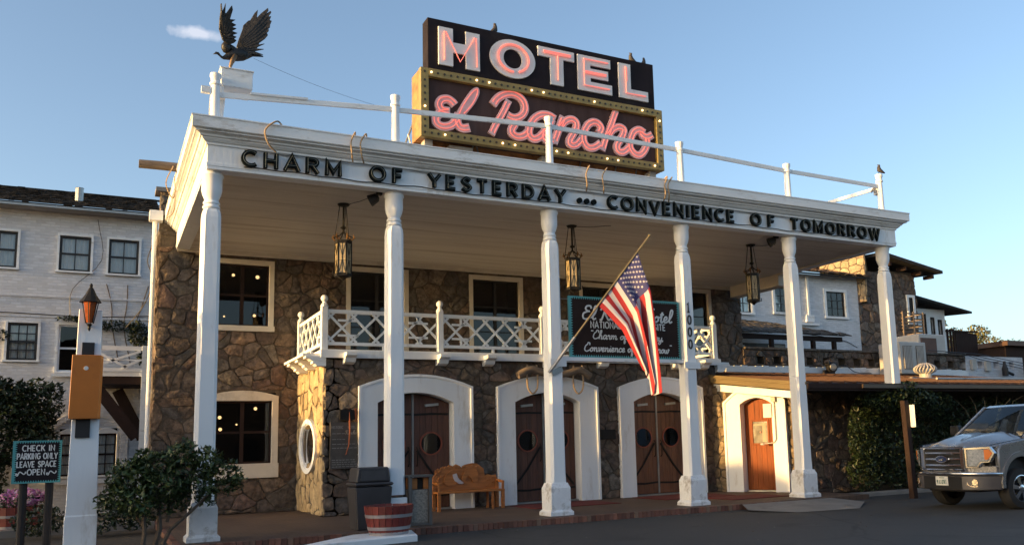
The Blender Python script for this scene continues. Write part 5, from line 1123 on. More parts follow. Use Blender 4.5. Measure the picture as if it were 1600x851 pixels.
# roof of ragged shingles
rf = MB().add([(-14.3, 11.45, 8.62), (-.25, 11.45, 8.62), (-.25, 15.0, 9.98), (-14.3, 15.0, 9.98)], [(0, 1, 2, 3)]).box(-14.3, -.25, 11.45, 11.5, 8.52, 8.60).build('roof', shing, lw)
m = MB(); rg = random.Random(5)
for j in range(13):
    y_ = 11.42+j*.27; x_ = -14.3+rg.uniform(0, .2)
    while x_ < -.3:
        w_ = rg.uniform(.13, .26)
        if x_ > -6.5: 
            z_ = 8.62+(y_-11.45)*.3831+rg.uniform(.02, .045); m.add([(x_, y_-rg.uniform(0, .03), z_), (x_+w_-.012, y_-rg.uniform(0, .03), z_), (x_+w_-.012, y_+.30, z_+.085), (x_, y_+.30, z_+.085), (x_, y_, z_-.03), (x_+w_-.012, y_, z_-.03)], [(0, 1, 2, 3), (4, 5, 1, 0), (5, 2, 1), (4, 0, 3)])
        x_ += w_
m.build('shingle_courses', shing, rf, kind='stuff')
part('gutter', grey, lw, lambda m: m.box(-14.3, -.28, 11.40, 11.445, 8.50, 8.56))
boxp('eave_soffit', M('grey_eave', (.30, .28, .26), .8), lw, -14.3, -.25, 11.5, 12, 8.5, 8.52)
part('vent_pipe', grey, lw, lambda m: m.lathe([(.11, 8.9), (.11, 9.45), (.12, 9.46)], (-2.42, 12.6, 0), 12))
part('wall_wire', blackp, lw, lambda m: (m.tube([(-14, LY-.03, 5.62), (-4, LY-.03, 5.56), (-2, LY-.03, 5.50), (-.4, LY-.03, 5.60)], .012, 5), m.tube(cat([(-1.9, LY-.04, 8.4), (-1.75, LY-.04, 7.2), (-2.45, LY-.04, 6.3), (-2.48, LY-.04, 5.5)], 4), .008, 4)))
# left balcony and stair
lb_ = thing('side_balcony', (-1.0, 10.6, 3.4), 'small white timber balcony with crossed rails between the left wing and the stone hotel', 'balcony')
boxp('deck', darkbrown, lb_, -1.75, -.5, 10.2, 11.98, 3.45, 3.72)
part('edge_board', white2, lb_, lambda m: m.box(-1.75, -.49, 10.15, 10.19, 3.66, 3.78))
part('post', white2, lb_, lambda m: (m.box(-.66, -.52, 10.08, 10.148, 0, 4.5), m.box(-1.75, -1.65, 10.1, 10.148, 3.78, 4.5)))
part('rail', white2, lb_, lambda m: (m.box(-1.75, -.66, 10.10, 10.149, 4.36, 4.48), m.box(-1.75, -.66, 10.10, 10.149, 3.79, 3.88), m.box(-1.65, -.66, 10.11, 10.14, 4.08, 4.12)))
for p, q in (((-1.65, 4.25), (-1.0, 3.88)), ((-1.65, 3.98), (-.70, 4.34)), ((-1.15, 3.88), (-.70, 4.10))): part('cross_rail', white2, lb_, lambda m: m.bar((p[0], 10.09, p[1]), (q[0], 10.09, q[1]), .03, .06))
part('stair_stringer', darkbrown, lb_, lambda m: (m.bar((-1.75, 10.4, 3.4), (-.72, 10.4, 2.0), .08, .30), m.bar((-1.2, 11.9, 3.4), (-.5, 11.9, 2.0), .06, .3)))
vn = thing('wall_vine', (-1.4, LY-.1, 4), 'thin dark green vine climbing the white brick around the side balcony', 'vine')
m = MB()
for (c_, r_, n_) in (((-1.35, 11.85, 5.25), (.75, .12, .16), 420), ((-.75, 11.8, 5.05), (.28, .14, .40), 420), ((-2.4, 11.85, 5.42), (.45, .1, .08), 160), ((-.6, 11.8, 4.6), (.2, .14, .5), 300), ((-4.2, 11.9, 4.9), (.35, .06, .2), 90)): leaves(m, c_, r_, n_, .05, n_, .8)
m.build('foliage', leafd, vn, kind='stuff')
part('runner', bark, vn, lambda q: [q.tube(cat([(x0, LY-.02, 4.2), (x0-.2, LY-.02, 5.2), (x0-.05-.1*k, LY-.02, 5.9), (x0+.1-.25*k, LY-.02, 6.5)], 4), .012, 4) for k, x0 in enumerate((-.6, -.9, -1.2))])
# large dark hedge against the left wing
bush('large dark vine covered hedge against the left wing behind the parking sign', [((-3.9, 10.6, 2.4), (1.25, .8, 1.2)), ((-5.2, 10.6, 2.2), (1.2, .8, 1.5)), ((-3.2, 10.8, 2.9), (.75, .6, .75)), ((-4.3, 10.4, 3.2), (.8, .6, .6)), ((-3.0, 10.5, 1.9), (.5, .5, .6)), ((-2.75, 10.7, 3.35), (.3, .4, .2)), ((-5.0, 10.2, 1.0), (1.4, .8, 1.0))], [([(-4, 10.8, -.1), (-3.9, 10.7, 1.2), (-3.6, 10.7, 2.5)], [.09, .07, .04]), ([(-4.9, 10.8, -.1), (-5, 10.7, 1.2), (-5, 10.7, 2.5)], [.09, .07, .04])], 17000, .075, 'hedge', leafd, 50, 'hedge')
# row of trees along the street to the left, they break up the low sun
for k, (x_, y_, h_) in enumerate(((-30, 2.6, 5.0), (-31, 6.2, 5.6), (-30, -.8, 4.8), (-31, -3.9, 6.9), (-30, -6.8, 6.8), (-31, -10.6, 7.2), (-30, -14.5, 7.0))):
    t = thing('street_tree', (x_, y_, 0), ['street tree third from the far end of the row left of the hotel', 'far end street tree of the row left of the hotel', 'small street tree in the middle of the row left of the hotel', 'street tree just nearer than the small middle one left of the hotel', 'third nearest street tree of the row left of the hotel', 'tallest street tree of the row left of the hotel', 'nearest street tree of the row left of the hotel'][k], 'tree', 'street trees left of the hotel')
    part('trunk', bark, t, lambda m: m.tube([(x_, y_, -.12), (x_+.1, y_, h_*.35), (x_, y_+.1, h_*.7)], [.16, .12, .05], 7))
    m = MB(); leaves(m, (x_, y_, h_*.60), (1.6, 2.15, h_*.42), 6500, .19, 70+k, .6); m.build('crown', leafm, t, kind='stuff')

# ================================================================ RIGHT LOW WING WITH METAL ROOF
sw = thing('side_wing', (20, 3, 0), 'low stone side wing with brown metal roof and small arched door, right of porch', 'building')
A_ = Vector((13.95, 3.84, 0)); B_ = Vector((15.06, 1.545, 0)); T_ = (B_-A_).normalized(); N_ = Vector((T_.y, -T_.x, 0)); LA = (B_-A_).length
def FA(u, v, d): p = A_+T_*u+N_*d; return (p.x, p.y, v)
m = MB(); wallh(m, FA, 0, LA, 0, 3.0, [(.90, 1.89, -.1, 2.62)], .35); wallh(m, XZ(1.545), 15.06, 27.0, -.1, 2.72, [], .3)
m.box(15.8, 26.9, 1.9, 6.6, 0, 2.6)
swl = m.build('wall', mortar, sw)
stones('stone', swl, FA, -.1, LA+.03, 0, 2.95, .33, mat=pale, holes=[(.48, 2.22, -.1, 2.85)], maxn=120, seed=21)
stones('front_stone', swl, XZ(1.545), 15.04, 17.8, -.08, 2.68, .40, [], maxn=60, seed=22)
doorway(sw, .42, 2.27, .92, 1.87, FA, 2.50, .42, 2.42, .17, wood_r, 0)
leaf(sw, .93, 1.86, 1, FA, 2.42, .17, .92, 1.87, wood_r, (1.40, 1.63), .01, n=6, strap=False, base=-.17)
part('door_window_frame', wood_r, sw, lambda m: frame(m, FA, 1.12, 1.66, 1.28, 1.98, .05, -.16, -.12), bev=.004)
part('door_window', M('mirror_pane', (.09, .075, .06), .08, var=.1), sw, lambda m: m.prism([(1.17, 1.33), (1.61, 1.33), (1.61, 1.93), (1.17, 1.93)], FA, -.146, -.138))
part('inner_curtain', tan, sw, lambda m: (m.prism([(1.45, 1.36), (1.56, 1.36), (1.56, 1.90), (1.45, 1.90)], FA, -.1375, -.135), m.prism([(1.19, 1.82), (1.58, 1.82), (1.58, 1.86), (1.19, 1.86)], FA, -.1372, -.134)))
part('notice', chalk, sw, lambda m: (m.prism([(1.64, 2.02), (1.88, 2.02), (1.88, 2.40), (1.64, 2.40)], FA, .16, .165), m.prism([(1.68, 2.33), (1.84, 2.33), (1.84, 2.345), (1.68, 2.345)], FA, .166, .168)))
part('conduit', lightgrey, sw, lambda m: (m.prism([(1.90, 2.44), (2.02, 2.44), (2.02, 2.62), (1.90, 2.62)], FA, .13, .21), m.tube([FA(1.97, 2.44, .165), FA(1.97, 1.42, .165), FA(1.90, 1.33, .165), FA(1.62, 1.31, .15)], .014, 6), m.tube([FA(1.50, 1.30, .12), FA(1.60, 1.30, .15)], .03, 6)))
# roof panels between standing seams
RZ0, RZ1 = 2.80, 3.68
def rz(y): return RZ0+(RZ1-RZ0)*(y+.12)/(HY+.12)
x_ = 13.92; k = 0
while x_ < 27.2:
    x2 = x_+.44; y1 = HY if x_ > 14.0 else 3.84
    y1 = HY
    part('roof_panel', roofmet, sw, lambda m: (m.add([(x_, -.12, rz(-.12)), (x2, -.12, rz(-.12)), (x2, y1, rz(y1)), (x_, y1, rz(y1)), (x_, -.12, rz(-.12)-.03), (x2, -.12, rz(-.12)-.03), (x2, y1, rz(y1)-.03), (x_, y1, rz(y1)-.03)], [(0, 1, 2, 3), (7, 6, 5, 4), (0, 4, 5, 1), (3, 2, 6, 7), (0, 3, 7, 4), (1, 5, 6, 2)]), m.bar((x2-.02, -.12, rz(-.12)+.022), (x2-.02, y1, rz(y1)+.022), .025, .042)))
    x_ = x2+.001
part('rake_fascia', fasc, sw, lambda m: (m.add([(13.86, -.16, rz(-.16)-.20), (13.90, -.16, rz(-.16)-.20), (13.90, 3.84, rz(3.84)-.20), (13.86, 3.84, rz(3.84)-.20), (13.86, -.16, rz(-.16)+.03), (13.90, -.16, rz(-.16)+.03), (13.90, 3.84, rz(3.84)+.03), (13.86, 3.84, rz(3.84)+.03)], [(3, 2, 1, 0), (4, 5, 6, 7), (0, 1, 5, 4), (1, 2, 6, 5), (2, 3, 7, 6), (3, 0, 4, 7)]),
    m.bar((13.845, -.17, rz(-.17)-.02), (13.845, 3.83, rz(3.83)-.02), .03, .09)), bev=.004)
part('front_fascia', darkbrown, sw, lambda m: (m.box(13.90, 27.2, -.17, -.13, 2.60, 2.80), m.box(13.90, 16.0, -.20, -.171, 2.66, 2.78)))
part('gutter', M('brown_gutter', (.10, .07, .05), .4, metal=.3), sw, lambda m: m.box(15.75, 27.2, -.26, -.172, 2.67, 2.77))
part('header_beam', white, sw, lambda m: m.add([(13.88, 0.17, 2.42), (14.06, 0.17, 2.42), (14.20, 3.82, 2.86), (14.02, 3.82, 2.86), (13.88, 0.17, 2.60), (14.06, 0.17, 2.60), (14.20, 3.82, 3.06), (14.02, 3.82, 3.06)], [(3, 2, 1, 0), (4, 5, 6, 7), (0, 1, 5, 4), (1, 2, 6, 5), (2, 3, 7, 6), (3, 0, 4, 7)]))
part('porch_ceiling', M('brown_board', (.12, .08, .05), .8), sw, lambda m: m.add([(13.92, .0, 2.66), (27, 0, 2.66), (27, 1.54, 2.74), (15.07, 1.53, 2.78), (14.0, 3.82, 3.08), (13.92, 3.82, 3.08)], [(0, 1, 2, 3, 4, 5)]))
boxp('roof_flashing', conc, sw, 13.0, 27.2, HY-.20, HY-.18, 3.66, 3.70)
part('pipe_on_roof', lightgrey, sw, lambda m: m.tube([(21.3, 2.0, 3.14), (27, 2.6, 3.22)], .04, 6))
# parapet terrace wall of stone blocks with square openings
pw = thing('parapet_wall', (22, HY, 3.7), 'low stone parapet wall with a row of square openings above the metal roof', 'wall')
PH = [(x_-.17, x_+.17, 4.0, 4.27) for x_ in (18.34, 19.08, 19.83, 20.6, 21.39, 22.15, 22.92, 23.65, 24.4, 25.1, 25.83, 26.56, 27.26, 28.02, 28.73)]
pwl = part('wall', mortar, pw, lambda m: wallh(m, XZ(HY-.05), 17.6, 28.9, 3.55, 4.52, PH, .35))
stones('block', pwl, XZ(HY-.05), 17.6, 28.9, 3.94, 4.50, .34, PH, maxn=200, seed=31, squash=1.3, dep=(.015, .04))
part('white_base', white2, pw, lambda m: (m.box(16.75, 28.9, HY-.17, HY-.09, 3.68, 3.90), [m.box(16.8+k*.31, 16.8+k*.31+.25, HY-.17, HY-.10, 3.90, 3.91+.012*((k*7) % 3)) for k in range(38)]))
part('coping', stone, pw, lambda m: m.box(17.65, 28.9, HY-.14, HY+.32, 4.50, 4.58), bev=.01)
PH2 = [(29.6, 29.95, 4.0, 4.3), (30.6, 30.95, 4.0, 4.3), (31.6, 31.9, 4.0, 4.3)]
wp = thing('white_parapet', (30.6, HY, 3.7), 'white painted parapet wall with square openings at the right end', 'wall')
part('wall', wbrick, wp, lambda m: wallh(m, XZ(HY-.08), 28.9, 32.5, 3.6, 4.50, PH2, .3))
part('wall_box', lightgrey, wp, lambda m: (m.box(29.15, 29.4, HY-.2, HY-.09, 3.95, 4.35), m.box(30.0, 30.3, HY-.2, HY-.09, 3.9, 4.3)))
part('dark_figure_pipe', blackp, wp, lambda m: (m.lathe([(.12, 3.7), (.13, 4.0), (.07, 4.15), (.05, 4.3)], (31.0, HY-.3, 0), 8), m.tube([(31.0, HY-.3, 3.9), (31.5, HY-.3, 3.75)], .06, 6)))
part('cables', blackp, wp, lambda m: [m.tube([(26.5+k, HY-.3, 4.65-k*.05), (29.5, HY-.3, 4.55-.1*k), (32.5, HY-.3, 4.2-.12*k)], .014, 4) for k in range(3)])
wpb = tag(MB().prism([(26.2, 3.8), (35.1, 3.8), (35.1, 4.66), (34.9, 4.72), (31, 4.22), (28.0, 4.02), (26.2, 4.4), (25.2, 4.25), (25.2, 3.8)][:5]+[(28.1, 4.05), (26.2, 4.0)], XZ(9.0), -.3, 0).build('sloping_parapet', wbrick), 'white parapet wall rising to the right behind the metal roof', 'wall')
# roof top equipment
ac = thing('air_cooler', (24.6, 6.2, 3.5), 'large beige louvred evaporative cooler behind the last column', 'air cooler')
part('casing', lightgrey, ac, lambda m: m.box(23.85, 25.25, 5.6, 6.6, 3.62, 4.80), bev=.03)
part('stand', darkbrown, ac, lambda m: m.box(23.95, 25.15, 5.7, 6.5, 3.40, 3.60))
part('louvre_frame', M('cooler_dark', (.10, .085, .07), .6), ac, lambda m: (m.box(24.70, 25.12, 5.585, 5.598, 3.80, 4.66), m.box(24.02, 24.50, 5.585, 5.598, 3.80, 4.66)))
for k in range(6): part('louvre', lightgrey, ac, lambda m: (m.box(24.72+k*.068, 24.755+k*.068, 5.565, 5.584, 3.82, 4.64), m.box(24.04+k*.078, 24.08+k*.078, 5.565, 5.584, 3.82, 4.64)))
a2 = thing('roof_cooler', (28.5, 8, 4.6), 'white rooftop cooler with a brown side panel in front of the stone tower', 'air cooler')
part('casing', lightgrey, a2, lambda m: m.box(27.75, 29.35, 8, 9.2, 4.6, 5.52), bev=.03)
part('side_panel', M('cooler_brown', (.13, .07, .05), .7), a2, lambda m: m.box(27.85, 28.75, 7.96, 7.998, 4.65, 5.35)); boxp('stand', darkbrown, a2, 27.9, 29.2, 8.1, 9.1, 4.2, 4.6)
tv = thing('turbine_vent', (22.6, 3.5, 3.3), 'round spinning metal roof vent with ribbed sides on the metal roof', 'roof vent')
for k in range(18):
    a = 2*pi*k/18; part('vane', lightgrey, tv, lambda m: m.tube(cat([(22.6+.14*cos(a), 3.5+.14*sin(a), 3.42), (22.6+.33*cos(a+.15), 3.5+.33*sin(a+.15), 3.52), (22.6+.33*cos(a+.3), 3.5+.33*sin(a+.3), 3.64), (22.6+.12*cos(a+.4), 3.5+.12*sin(a+.4), 3.76)], 3), .028, 5))
part('neck', lightgrey, tv, lambda m: (m.lathe([(.2, 3.15), (.2, 3.43)], (22.6, 3.5, 0), 14), m.lathe([(.2, 3.74), (.06, 3.79)], (22.6, 3.5, 0), 14), m.box(21.6, 22.7, 3.2, 3.5, 3.2, 3.28)))
fd = thing('roof_floodlight', (21.1, HY-.4, 3.9), 'black floodlight standing on the metal roof by the stone parapet', 'floodlight')
part('lamp_head', blackp, fd, lambda m: (m.lathe([(.05, 0), (.19, .05), (.20, .22), (.17, .24)], (21.25, HY-.35, 3.92), 12, (-.3, -1, -.15)), m.lathe([(.05, 0), (.13, .05), (.13, .2)], (21.0, HY-.35, 4.02), 10, (.5, -.8, .1)))); part('bracket', blackp, fd, lambda m: m.box(20.95, 21.45, HY-.4, HY-.3, 3.6, 3.8)); part('lens', grey, fd, lambda m: m.lathe([(.13, 0), (.12, .01)], (21.18, HY-.60, 3.885), 12, (-.3, -1, -.15)))
part('power_cable', blackp, fd, lambda m: m.tube(cat([(21.4, HY-.25, 3.8), (22.1, HY-.25, 3.98), (22.6, HY-.25, 3.75), (23.4, HY-.25, 3.72)], 5), .014, 5))
# ================================================================ WHITE BRICK REAR WING
RY = 12.0; FR = XZ(RY)
rw = thing('rear_brick_wing', (24, RY, 0), 'white brick upper storey with square windows and tile roof behind the porch at right', 'building')
RWN = [(21.2, 22.55, 6.62, 8.02), (23.6, 25.0, 6.72, 8.06), (26.58, 27.98, 6.66, 8.02)]
part('wall', wbrick, rw, lambda m: (wallh(m, FR, 18, 28.9, 3.5, 8.6, [(a+.14, b-.12, c+.1, d-.1) for a, b, c, d in RWN], .3)))
for w_ in RWN: sash_window(rw, *w_, FR, .13, white2, blackp, 3, 3, gl2, curtain=2, sill=.1, bw=.05, d_in=-.06, deep=1.0)
part('downpipe', white2, rw, lambda m: (m.box(25.55, 25.67, RY-.09, RY-.005, 6.75, 8.5), m.box(25.4, 25.85, RY-.12, RY-.004, 6.45, 6.75), m.box(24.9, 26.1, RY-.14, RY-.003, 6.30, 6.38)))
part('wall_wire', blackp, rw, lambda m: m.tube(cat([(18, RY-.03, 6.2), (22, RY-.03, 6.08), (25, RY-.03, 5.95), (27.5, RY-.03, 5.7), (28.4, RY-.03, 5.4)], 4), .014, 4))
rr_ = MB().add([(17.5, 11.5, 8.62), (29.0, 11.5, 8.58), (29.0, 15.5, 9.75), (17.5, 15.5, 9.9)], [(0, 1, 2, 3)]).box(17.5, 29.0, 11.5, 11.56, 8.50, 8.57).build('roof', shing, rw)
m = MB(); rg = random.Random(15)
for j in range(14):
    y_ = 11.46+j*.29; x_ = 20+rg.uniform(0, .2)
    while x_ < 28.9:
        w_ = rg.uniform(.16, .30); z_ = 8.62+(y_-11.5)*.31+rg.uniform(.02, .07); m.add([(x_, y_-rg.uniform(0, .04), z_), (x_+w_-.015, y_-rg.uniform(0, .04), z_), (x_+w_-.015, y_+.32, z_+.06), (x_, y_+.32, z_+.06), (x_, y_, z_-.04), (x_+w_-.015, y_, z_-.04)], [(0, 1, 2, 3), (4, 5, 1, 0), (5, 2, 1), (4, 0, 3)]); x_ += w_
m.build('roof_tiles', M('clay_tiles', (.16, .10, .07), .9, var=.4, scale=5, rand=.3, isl=True, alt=[(.12, .09, .07), (.20, .12, .08)]), rr_, kind='stuff')
# patio shelter with shingle roof
ps = thing('patio_shelter', (21, 9, 4.6), 'patio shelter with a sagging grey shingle roof behind the parapet', 'shelter')
pr_ = MB().add([(17.8, 8.6, 5.40), (24.4, 8.6, 5.36), (22.6, 11.9, 6.25), (17.8, 11.9, 6.35)], [(0, 1, 2, 3)]).build('roof', shing, ps)
m = MB(); rg = random.Random(25)
for j in range(13):
    t = j/12; y_ = 8.55+t*3.25; x_ = 17.8; xe = 24.5-1.9*t
    while x_ < xe:
        w_ = rg.uniform(.14, .30); z_ = 5.38+t*.92+rg.uniform(.02, .06); m.add([(x_, y_-rg.uniform(0, .05), z_), (x_+w_-.015, y_-rg.uniform(0, .05), z_), (x_+w_-.015, y_+.30, z_+.10), (x_, y_+.30, z_+.10), (x_, y_, z_-.04), (x_+w_-.015, y_, z_-.04)], [(0, 1, 2, 3), (4, 5, 1, 0), (5, 2, 1), (4, 0, 3)]); x_ += w_
m.build('shingle_courses', M('grey_shingles', (.065, .052, .043), .9, var=.4, scale=5, rand=.35, isl=True, alt=[(.05, .042, .035), (.085, .07, .056)]), pr_, kind='stuff')
part('beam', darkbrown, ps, lambda m: (m.box(17.8, 24.2, 8.7, 8.85, 5.16, 5.34), [m.box(x_-.07, x_+.07, 8.7, 8.85, 3.6, 5.16) for x_ in (18.2, 20.6, 22.7, 23.8)]))
part('back_screen', blackp, ps, lambda m: m.box(17.8, 23.9, 11.7, 11.8, 3.6, 5.4))
part('patio_panel', white2, ps, lambda m: (m.box(21.1, 21.9, 9.5, 9.54, 4.7, 5.06), m.box(19.2, 19.9, 9.5, 9.54, 4.7, 5.0)))
# stone chimney and tower
ch = thing('stone_chimney', (28.75, 13.1, 7.5), 'broad stone chimney lit gold by the low sun beside the tile roof', 'chimney')
CR = RD(40); cc = Vector((29.05, 13.1, 0))
def CH(u, v, d): p = cc+Matrix.Rotation(CR, 3, 'Z')@Vector((-.95-d, -u, 0)); return (p.x, p.y, v)
def CH2(u, v, d): p = cc+Matrix.Rotation(CR, 3, 'Z')@Vector((u, -1.0-d, 0)); return (p.x, p.y, v)
cw = part('stack', mortar, ch, lambda m: m.add([tuple((cc+Matrix.Rotation(CR, 3, 'Z')@Vector((x_, y_, z_)))) for z_ in (7.5, 9.95) for x_, y_ in ((-.95, -1.0), (.95, -1.0), (.95, 1.0), (-.95, 1.0))], [(3, 2, 1, 0), (4, 5, 6, 7), (0, 1, 5, 4), (1, 2, 6, 5), (2, 3, 7, 6), (3, 0, 4, 7)]))
cst = M('pale_stone', (.42, .31, .18), .85, var=.3, scale=5, bump=.03, bscale=9, isl=True, rand=.15, alt=[(.46, .35, .21), (.38, .27, .16)])
stones('stone', cw, CH, -1.0, 1.0, 7.5, 9.95, .36, mat=cst, maxn=80, seed=41, dep=(.01, .03)); stones('side_stone', cw, CH2, -.95, .95, 7.5, 9.95, .36, mat=cst, maxn=60, seed=42, dep=(.01, .03))
tw = thing('stone_tower', (31, 13, 4), 'dark field stone tower block with an overhanging sloping roof at the right', 'building')
twl = part('wall', mortar, tw, lambda m: (m.box(28.7, 32.5, 12.0, 16, 3.5, 8.5), m.box(30.3, 32.5, 12.01, 16, 8.5, 9.1)))
stones('stone', twl, XZ(12.0), 28.7, 32.52, 3.8, 9.0, .50, [(31.85, 32.35, 6.6, 8.0)], maxn=220, seed=43, dep=(.02, .05))
part('roof', shing, tw, lambda m: m.add([(29.7, 11.2, 9.62), (33.6, 11.2, 9.0), (33.6, 16, 9.3), (29.7, 16, 9.9), (29.7, 11.2, 9.78), (33.6, 11.2, 9.14), (33.6, 16, 9.45), (29.7, 16, 10.05)], [(3, 2, 1, 0), (4, 5, 6, 7), (0, 1, 5, 4), (1, 2, 6, 5), (2, 3, 7, 6), (3, 0, 4, 7)]))
part('rafter', darkbrown, tw, lambda m: [m.bar((x_, 11.45, 9.42-(x_-29.7)*.158), (x_, 12, 9.44-(x_-29.7)*.158), .12, .16) for x_ in (30.4, 31.4, 32.4, 33.2)])
part('window_frame', white2, tw, lambda m: frame(m, XZ(11.93), 31.82, 32.36, 6.6, 8.0, .12, -.05, .02)); part('window', dark, tw, lambda m: m.box(31.94, 32.24, 11.95, 11.96, 6.6, 7.9))
part('rail', wood_g, tw, lambda m: ([m.box(30.3, 31.7, 10.98, 11.03, z_, z_+.05) for z_ in (6.05, 6.2, 6.35, 6.5, 6.65, 6.9)], [m.box(x_, x_+.07, 10.93, 10.979, 5.7, 7.0) for x_ in (30.3, 31.0, 31.64)], [m.box(31.66, 31.7, 11.04, 12, z_, z_+.05) for z_ in (6.05, 6.35, 6.65, 6.9)], m.box(30.2, 31.8, 10.9, 12, 5.6, 5.75)))
ew = thing('end_wing', (35, 13, 4), 'small white end wing with dark windows and a sloping roof at far right', 'building')
part('wall', white2, ew, lambda m: wallh(m, XZ(13.0), 32.5, 35.7, 4, 7.6, [(32.9, 33.5, 5.9, 7.4), (34.0, 34.35, 6.1, 7.35), (34.62, 34.95, 6.1, 7.2), (35.15, 35.5, 6.1, 7.1)], .3))
part('window', dark, ew, lambda m: m.box(32.6, 35.6, 13.2, 13.25, 5.5, 7.5)); part('sash', darkbrown, ew, lambda m: [frame(m, XZ(13.05), a, b, c, d, .06, -.02, .02) for a, b, c, d in ((32.9, 33.5, 5.9, 7.4), (34.0, 34.35, 6.1, 7.35), (34.62, 34.95, 6.1, 7.2), (35.15, 35.5, 6.1, 7.1))])
part('roof', shing, ew, lambda m: m.add([(32.4, 12.3, 8.05), (36.9, 12.3, 7.38), (36.9, 16, 7.6), (32.4, 16, 8.3), (32.4, 12.3, 8.18), (36.9, 12.3, 7.48), (36.9, 16, 7.72), (32.4, 16, 8.42)], [(3, 2, 1, 0), (4, 5, 6, 7), (0, 1, 5, 4), (1, 2, 6, 5), (2, 3, 7, 6), (3, 0, 4, 7)]))
df = thing('deck_fence', (36.8, 13, 5.7), 'dark brown board fence around a raised deck at far right', 'fence')
for k in range(13): part('board', darkbrown, df, lambda m: m.box(36.35+k*.125, 36.46+k*.125, 13-.05, 13, 5.4, 6.58-k*.012))
for x_ in (35.75, 35.98, 36.2): part('post', darkbrown, df, lambda m: m.box(x_, x_+.08, 12.95, 13.05, 5.4, 6.65))
boxp('rail', darkbrown, df, 35.6, 38.0, 12.9, 12.949, 6.5, 6.58)
bh = thing('brown_shed', (41, 12, 4), 'low brown roofed shed at the right edge behind the white parapet', 'building')
part('wall', darkbrown, bh, lambda m: m.box(38.8, 46, 12, 16, 3, 5.75)); part('roof', roofmet, bh, lambda m: m.box(38.6, 46, 11.7, 16.2, 5.75, 6.0))
def tree(x, y, h, r, label, mat, n, ls, seed):
    t = thing('background_tree', (x, y, 0), label, 'tree', 'trees beyond the right wing'); rg = random.Random(seed)
    part('trunk', bark, t, lambda m: (m.tube([(x, y, -.1), (x+.1, y, h*.4), (x, y, h*.8)], [.25, .18, .06], 7), [m.tube([(x, y, h*(.4+.06*k)), (x+rg.uniform(-1, 1)*r*.8, y+rg.uniform(-1, 1)*r*.8, h*(.65+.05*k))], [.08, .02], 5) for k in range(6)]))
    m = MB()
    for k in range(11): leaves(m, (x+rg.uniform(-.8, .8)*r, y+rg.uniform(-.8, .8)*r, h*rg.uniform(.62, .95)), (r*.42, r*.42, r*.30), n//11, ls, seed+k, .6)
    m.build('crown', mat, t, kind='stuff')
tree(51.5, 25, 9.6, 2.0, 'yellowing tree crown rising behind the deck fence, left one', leafy, 2400, .13, 90); tree(54.0, 26, 8.8, 1.8, 'darker tree crown behind the deck fence, right one', leafy, 1800, .13, 91)
tree(60.5, 26, 8.9, 2.4, 'tree at the right edge of the view beyond the brown shed', leafy, 2200, .13, 92)
bush('yellow green shrub growing over the white parapet at the right edge', [((33.0, 6.2, 3.9), (.8, .5, .45)), ((33.6, 6.2, 4.4), (.6, .5, .4))], None, 700, .07, 'roof_edge_shrub', leafy, 95)
# log beams at the left of the porch
lg = thing('log_beam', (-.7, 3, 7.5), 'round grey log beam jutting out left of the porch cornice', 'log')
part('log', wood_g, lg, lambda m: m.tube([(-1.12, 3.0, 7.49), (-.7, 3.0, 7.50), (-.30, 3.0, 7.50)], [.092, .095, .098], 12), smooth=True)
part('end_grain', M('end_grain', (.10, .07, .05), .9), lg, lambda m: m.lathe([(.088, 0), (.086, .006)], (-1.12, 3.0, 7.49), 12, (-1, 0, 0)))
part('wire_loop', rope, lg, lambda m: (m.tube(cat([(-.5, 2.6, 7.4), (-.62, 2.7, 7.05), (-.48, 2.9, 6.8), (-.4, 3.0, 7.0)], 5), .012, 5), m.tube(cat([(-.44, 3, 7.3), (-.40, 3.4, 6.7), (-.52, 3.8, 6.6), (-.45, 4.0, 6.9)], 5), .010, 5)))
# ================================================================ IVY, POLE, TRUCK
iv = thing('ivy_wall', (19.5, .7, 0), 'dense dark green ivy covering the low stone wall behind the pickup', 'ivy')
m = MB()
leaves(m, (18.4, .62, 1.25), (2.3, .32, 1.35), 6500, .062, 101, .55); leaves(m, (21.8, .6, 1.2), (2.8, .35, 1.4), 4200, .075, 102, .55); leaves(m, (16.75, .62, 1.4), (.75, .26, 1.25), 2300, .055, 103, .5); leaves(m, (16.6, .66, .5), (.7, .26, .6), 900, .055, 104, .5)
leaves(m, (17.4, .10, 2.45), (1.35, .45, .42), 2300, .06, 105, .6); leaves(m, (18.6, .1, 2.3), (.9, .4, .4), 900, .06, 106, .6); leaves(m, (17.5, -.10, 2.72), (.5, .25, .16), 300, .05, 107, .7); leaves(m, (25, .6, 1.2), (2.2, .35, 1.4), 1500, .09, 108, .55)
m.build('foliage', leafd, iv, kind='stuff')
m = MB(); leaves(m, (17.6, -.2, 2.45), (.9, .25, .3), 260, .05, 109, .7); m.build('young_leaves', leafd, iv, kind='stuff')
part('dry_stem', M('dry_stem', (.22, .16, .10), .8), iv, lambda m: [m.tube([(20.6+.28*k, .3, 1.7), (20.6+.28*k+(k-3)*.16, .15, 2.1+.12*(k % 3)), (20.6+.28*k+(k-3)*.34, .05, 2.4+.1*(k % 2))], [.012, .010, .005], 4) for k in range(7)])
pl_ = thing('sign_post', (16.07, -1.28, 0), 'thin dark brown post with a narrow white sign, left of the pickup', 'post')
part('post', darkbrown, pl_, lambda m: m.add([(16.10+sx*.075-.012*0, -1.28+sy*.075, z) if z < 1 else (16.03+sx*.07, -1.28+sy*.07, z) for z in (-.12, 2.28) for sx, sy in ((-1, -1), (1, -1), (1, 1), (-1, 1))], [(4, 5, 6, 7), (0, 1, 5, 4), (1, 2, 6, 5), (2, 3, 7, 6), (3, 0, 4, 7)]), bev=.006)
